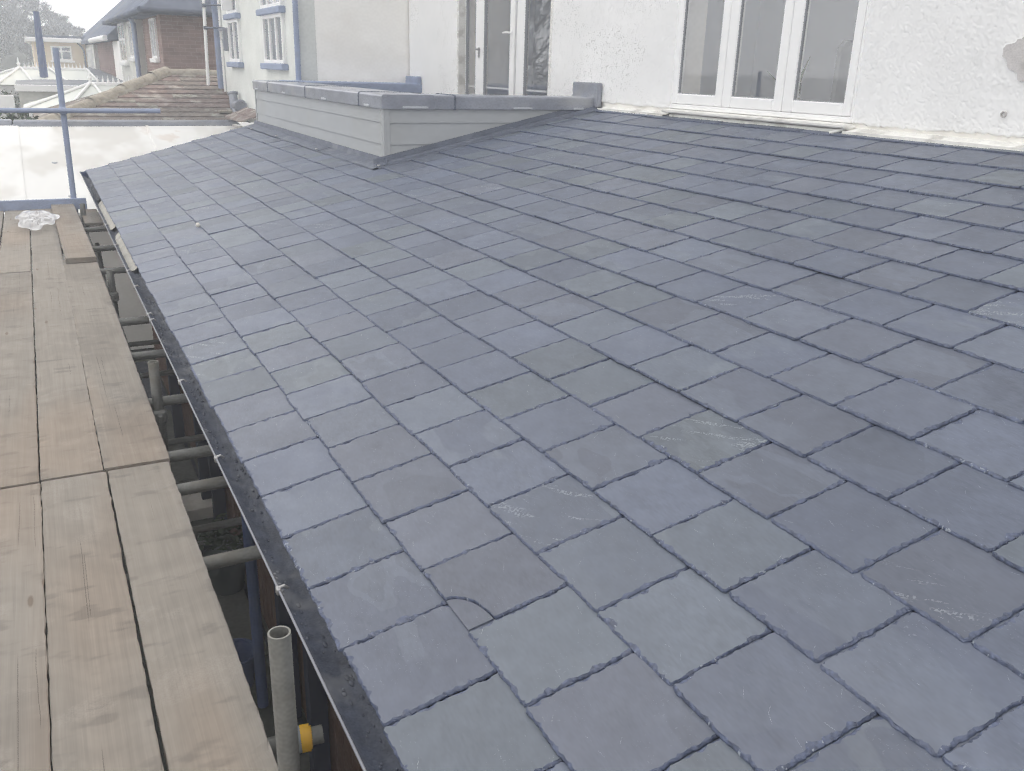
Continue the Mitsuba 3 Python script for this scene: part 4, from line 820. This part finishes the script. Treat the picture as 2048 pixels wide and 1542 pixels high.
# glazed conservatory roofs
def conservatory(x0, x1, y, zr, drop, spread, lab):
    c = thing('conservatory', lab, 'conservatory', None)
    part(c, 'ridge', bx(x0, x1, y - 0.05, y + 0.05, zr - 0.05, zr + 0.02, 0.01), 'm_upvc_far')
    f = part(c, 'finial', trimesh.creation.revolve(np.array([(0, 0), (0.05, 0), (0.025, 0.05), (0.05, 0.10), (0.02, 0.16), (0.0, 0.30)]), sections=12).apply_translation([x0, y, zr]), 'm_upvc_far', 40)
    x = x0 + 0.15
    while x < x1: 
        part(c, 'cresting', trimesh.creation.cone(0.028, 0.15, sections=8).apply_translation([x, y, zr + 0.015]), 'm_upvc_far'); x += 0.105
    ze = zr - drop; ends = [(x0 - spread, y - 0.3), (x0 - spread * 0.45, y - spread), (x0 + 0.25 * spread, y - spread), (x0 + spread, y - spread), (x0 + 1.6 * spread, y - spread)]
    starts = [(x0, y), (x0, y), (x0 + .05, y), (min(x0 + 0.6 * spread, x1), y), (x1, y)]
    for (a, b), (s, s2) in zip(ends, starts):
        part(c, 'glazing_bar', path([(s, s2 - 0.02, zr), (a, b, ze)], 0.028, 8), 'm_upvc_far', 40)
    for k in range(4):
        P = [(*starts[k], zr - .03), (*ends[k], ze - .03), (*ends[k + 1], ze - .03), (*starts[k + 1], zr - .03)]
        part(c, 'roof_panel', tm(P, [[0, 1, 2], [0, 2, 3]]), 'm_poly')
    part(c, 'back_panel', tm([(x0, y, zr - .03), (x1, y, zr - .03), (x1, y + spread, ze), (x0 - spread, y + spread, ze), (x0 - spread, y - .3, ze - .03)], [[0, 1, 2], [0, 2, 3], [0, 3, 4]]), 'm_poly')
    part(c, 'wall', bx(x0 - spread + .05, x1, y - spread + .1, y + spread, -3.9, ze), 'm_upvc_far')
conservatory(1.19, 3.3, 22.0, -0.54, 0.52, 1.35, 'white conservatory roof with finial and cresting behind the tiled roof')
conservatory(-0.18, 1.6, 30.6, -0.36, 0.42, 1.3, 'smaller white conservatory roof at the far left below the wooded hill')
sky_l = thing('roof_window_box', 'pale framed roof light between the guard rail and the white roof', 'roof light')
part(sky_l, 'frame', cat([bx(0.05, 0.62, 18.1, 18.16, -1.16, -1.10), bx(0.05, 0.62, 18.1, 18.16, -1.32, -1.27), bx(0.05, 0.11, 18.101, 18.159, -1.27, -1.16), bx(0.56, 0.62, 18.101, 18.159, -1.27, -1.16)]), 'm_upvc_far')
part(sky_l, 'panel', bx(0.11, 0.56, 18.12, 18.14, -1.27, -1.16), 'm_backing')
part(sky_l, 'box', bx(0.04, 0.63, 18.17, 18.8, -3.9, -1.12), 'm_pale_render')
# hedge and shrub beyond the white roof
def leaf_cloud(c, r, n, size, seed):
    q = np.random.default_rng(seed); d = q.normal(0, 1, (n, 3)); d /= np.linalg.norm(d, axis=1, keepdims=True); P = np.asarray(c) + d * (q.uniform(0, 1, (n, 1)) ** 0.4) * np.asarray(r)
    A = q.normal(0, 1, (n, 3)); A /= np.linalg.norm(A, axis=1, keepdims=True); B = np.cross(A, q.normal(0, 1, (n, 3))); B /= np.linalg.norm(B, axis=1, keepdims=True)
    l = size * q.uniform(0.6, 1.3, (n, 1)); v = np.stack([P - A * l, P - B * l * .45, P + A * l, P + B * l * .45], 1).reshape(-1, 3); i = np.arange(n) * 4
    return tm(v, np.vstack([np.c_[i, i + 1, i + 2], np.c_[i, i + 2, i + 3]]))
sh = thing('garden_shrub', 'dark leafy shrub at the left edge behind the guard rail', 'shrub')
part(sh, 'foliage', cat([leaf_cloud((-0.55, 17.6, -1.35), (0.55, 0.6, 0.42), 900, 0.06, 3), leaf_cloud((-0.15, 17.8, -1.30), (0.35, 0.4, 0.40), 500, 0.06, 4)]), 'm_leaf')
part(sh, 'stem', cat([path([(-0.5, 17.6, -3.9), (-0.45, 17.6, -1.4)], 0.03, 8), path([(-0.25, 17.7, -1.3), (-0.22, 17.7, -0.82)], 0.008, 5), path([(-0.33, 17.7, -1.3), (-0.36, 17.7, -0.86)], 0.008, 5)]), 'm_bark')
hd = thing('hedge', 'clipped green hedge below the far conservatory', 'hedge')
part(hd, 'foliage', cat([leaf_cloud((-1.2 + 0.5 * k, 29.6, -1.25), (0.45, 0.5, 0.45), 500, 0.07, 40 + k) for k in range(4)]), 'm_leaf')
part(hd, 'stem', bx(-1.5, 0.6, 29.5, 29.7, -3.9, -1.3), 'm_bark')

hp = thing('house_plant', 'house plant with pale upright leaves standing behind the middle window pane', 'plant')
L_ = []; qq = np.random.default_rng(77)
for k in range(14):
    y = 5.42 + qq.normal(0, 0.05); b = np.array([5.30, y, -0.14]); e = b + [qq.normal(0, .05), qq.normal(0, .09), qq.uniform(.12, .32)]; m_ = (b + e) / 2 + [0, qq.normal(0, .02), .02]
    L_.append(tm([b, m_ + [0, -.014, 0], e, m_ + [0, .014, 0]], [[0, 1, 2], [0, 2, 3]]))
part(hp, 'leaves', cat(L_), 'm_hedge'); part(hp, 'pot', trimesh.creation.revolve(np.array([(0, 0), (.06, 0), (.08, .15), (.07, .15), (0, .13)]), sections=20).apply_translation([5.30, 5.42, -0.30]), 'm_step', 40)
single('armchair', cat([bx(5.55, 6.2, 4.55, 5.15, -0.28, 0.10, 0.06), bx(6.0, 6.25, 4.55, 5.15, 0.08, 0.55, 0.08), bx(5.55, 6.2, 4.42, 4.56, -0.28, 0.28, 0.05), bx(5.55, 6.2, 5.14, 5.28, -0.28, 0.28, 0.05)]), 'm_seal', 'dim grey armchair inside the room behind the right hand window pane', 'armchair')

# ------------------------------------------------------------------ wooded hill
def hill_z(x, y):
    return -3.95 + 9.8 * np.exp(-((x + 10) / 16.4) ** 2) * np.clip((y - 60) / 30, 0, 1)
gx, gy = np.meshgrid(np.concatenate([np.linspace(-70, -14, 20), np.linspace(-13.6, 12, 90), np.linspace(13, 60, 16)]), np.linspace(60, 117, 150), indexing='ij')
struct('hill', loft_grid(np.stack([gx, gy, hill_z(gx, gy) + 0.45 * meshkit.noise(np.stack([gx, gy, 0 * gx], -1).reshape(-1, 3) * 0.7, 2).reshape(gx.shape)], -1)), 'm_hill', True)
def bare_tree(x, y, z, h, r, seed, lab, group=None, dense=1.0, tw=0.028):
    q = np.random.default_rng(seed); t_ = thing('bare_tree', lab, 'tree', group)
    top = np.array([x + q.normal(0, .3), y, z + h * .72])
    trunk = [path([(x, y, z - .3), (x + q.normal(0, .1), y, z + h * .35), top], [0.05 * h * .5, 0.035 * h * .5, 0.01], 7)]
    tips = []
    for k in range(int(16)):
        f = q.uniform(0.28, 0.98); b = np.array([x, y, z]) + (top - [x, y, z]) * f; a = q.uniform(0, 2 * PI); l = r * q.uniform(0.6, 1.1) * (1.15 - 0.5 * f)
        e = b + [l * math.cos(a), l * math.sin(a), l * q.uniform(0.35, 0.95)]; md = (b + e) / 2 + [0, 0, -0.05 * l]
        trunk.append(path([b, md, e], [0.014 * h * .5, 0.009 * h * .5, 0.004], 5)); tips += [(md, e), (b, e)]
    part(t_, 'trunk', cat(trunk), 'm_bark')
    V, F, n = [], [], 0
    for k in range(int(1500 * dense)):
        b, e = tips[q.integers(len(tips))]; p = b + (e - b) * q.uniform(0.3, 1.05) + q.normal(0, 0.11 * r, 3)
        d = (p - (np.array([x, y, z + h * .4]))); d = d / (np.linalg.norm(d) + 1e-6) + q.normal(0, 0.55, 3); d /= np.linalg.norm(d)
        l = q.uniform(0.12, 0.36) * r; s = np.cross(d, q.normal(0, 1, 3)); s /= np.linalg.norm(s); w_ = tw * q.uniform(.5, 1.2)
        V += [p - s * w_, p + s * w_, p + d * l]; F.append((n, n + 1, n + 2)); n += 3
    part(t_, 'crown', tm(V, F), 'm_twig')
gt = 'bare trees on the wooded hill'
k = 0
tl = 'leafless tree standing on the wooded hill in the distance'
for (x, y, h, r) in [(-3.2, 84, 5.2, 2.4), (-1.2, 86, 5.4, 2.3), (0.3, 88, 4.6, 2.2), (1.6, 90, 4.0, 2.0), (2.9, 92, 3.4, 1.8), (4.2, 94, 3.0, 1.7), (5.6, 97, 2.8, 1.6), (-2.2, 78, 4.2, 2.0), (-0.4, 79, 3.9, 1.9), (1.0, 80, 3.5, 1.8), (2.2, 82, 3.0, 1.6), (-3.6, 76, 4.0, 1.9), (-1.4, 73, 3.4, 1.6), (0.4, 74, 3.0, 1.5), (-5.2, 86, 5.6, 2.4), (-7.0, 84, 5.6, 2.4)]:
    bare_tree(x, y, float(hill_z(np.array(x), np.array(y))), 0.46 * h + 0.5, 0.62 * r, 200 + k, tl, gt, 0.8, 0.06); k += 1
wood = []
for k in range(60):
    x, y = rng.uniform(-12, 9), rng.uniform(80, 93); z = float(hill_z(np.array(x), np.array(y)))
    wood.append(leaf_cloud((x, y, z + 0.35), (1.4, 1.4, 0.45), 45, 0.42, 300 + k))
put('undergrowth', cat(wood), 'm_twig'); labels['undergrowth'] = {'kind': 'stuff', 'label': 'dense brown undergrowth covering the wooded hill', 'category': 'undergrowth'}
# trees in the garden that the balcony glass mirrors
bare_tree(-4.5, 29, -3.9, 8.0, 3.0, 501, 'leafless garden tree outside the left of the frame, mirrored in the balcony doors', None, 1.2)

# ------------------------------------------------------------------ haze added in place of the blue lens veil
scene['haze_medium'] = {'type': 'homogeneous', 'albedo': rgb((0.88, 0.93, 0.995)), 'sigma_t': 0.009}
scene['haze'] = {'type': 'cube', 'to_world': T().translate([0, 30, Z0 + 3.5]).scale([80, 90, 8.6]), 'bsdf': {'type': 'null'}, 'interior': {'type': 'ref', 'id': 'haze_medium'}}
scene['camera']['medium'] = {'type': 'ref', 'id': 'haze_medium'}
labels['haze'] = {'kind': 'stuff', 'label': 'thin blue white haze added over the roofs in place of lens veil', 'category': 'haze'}
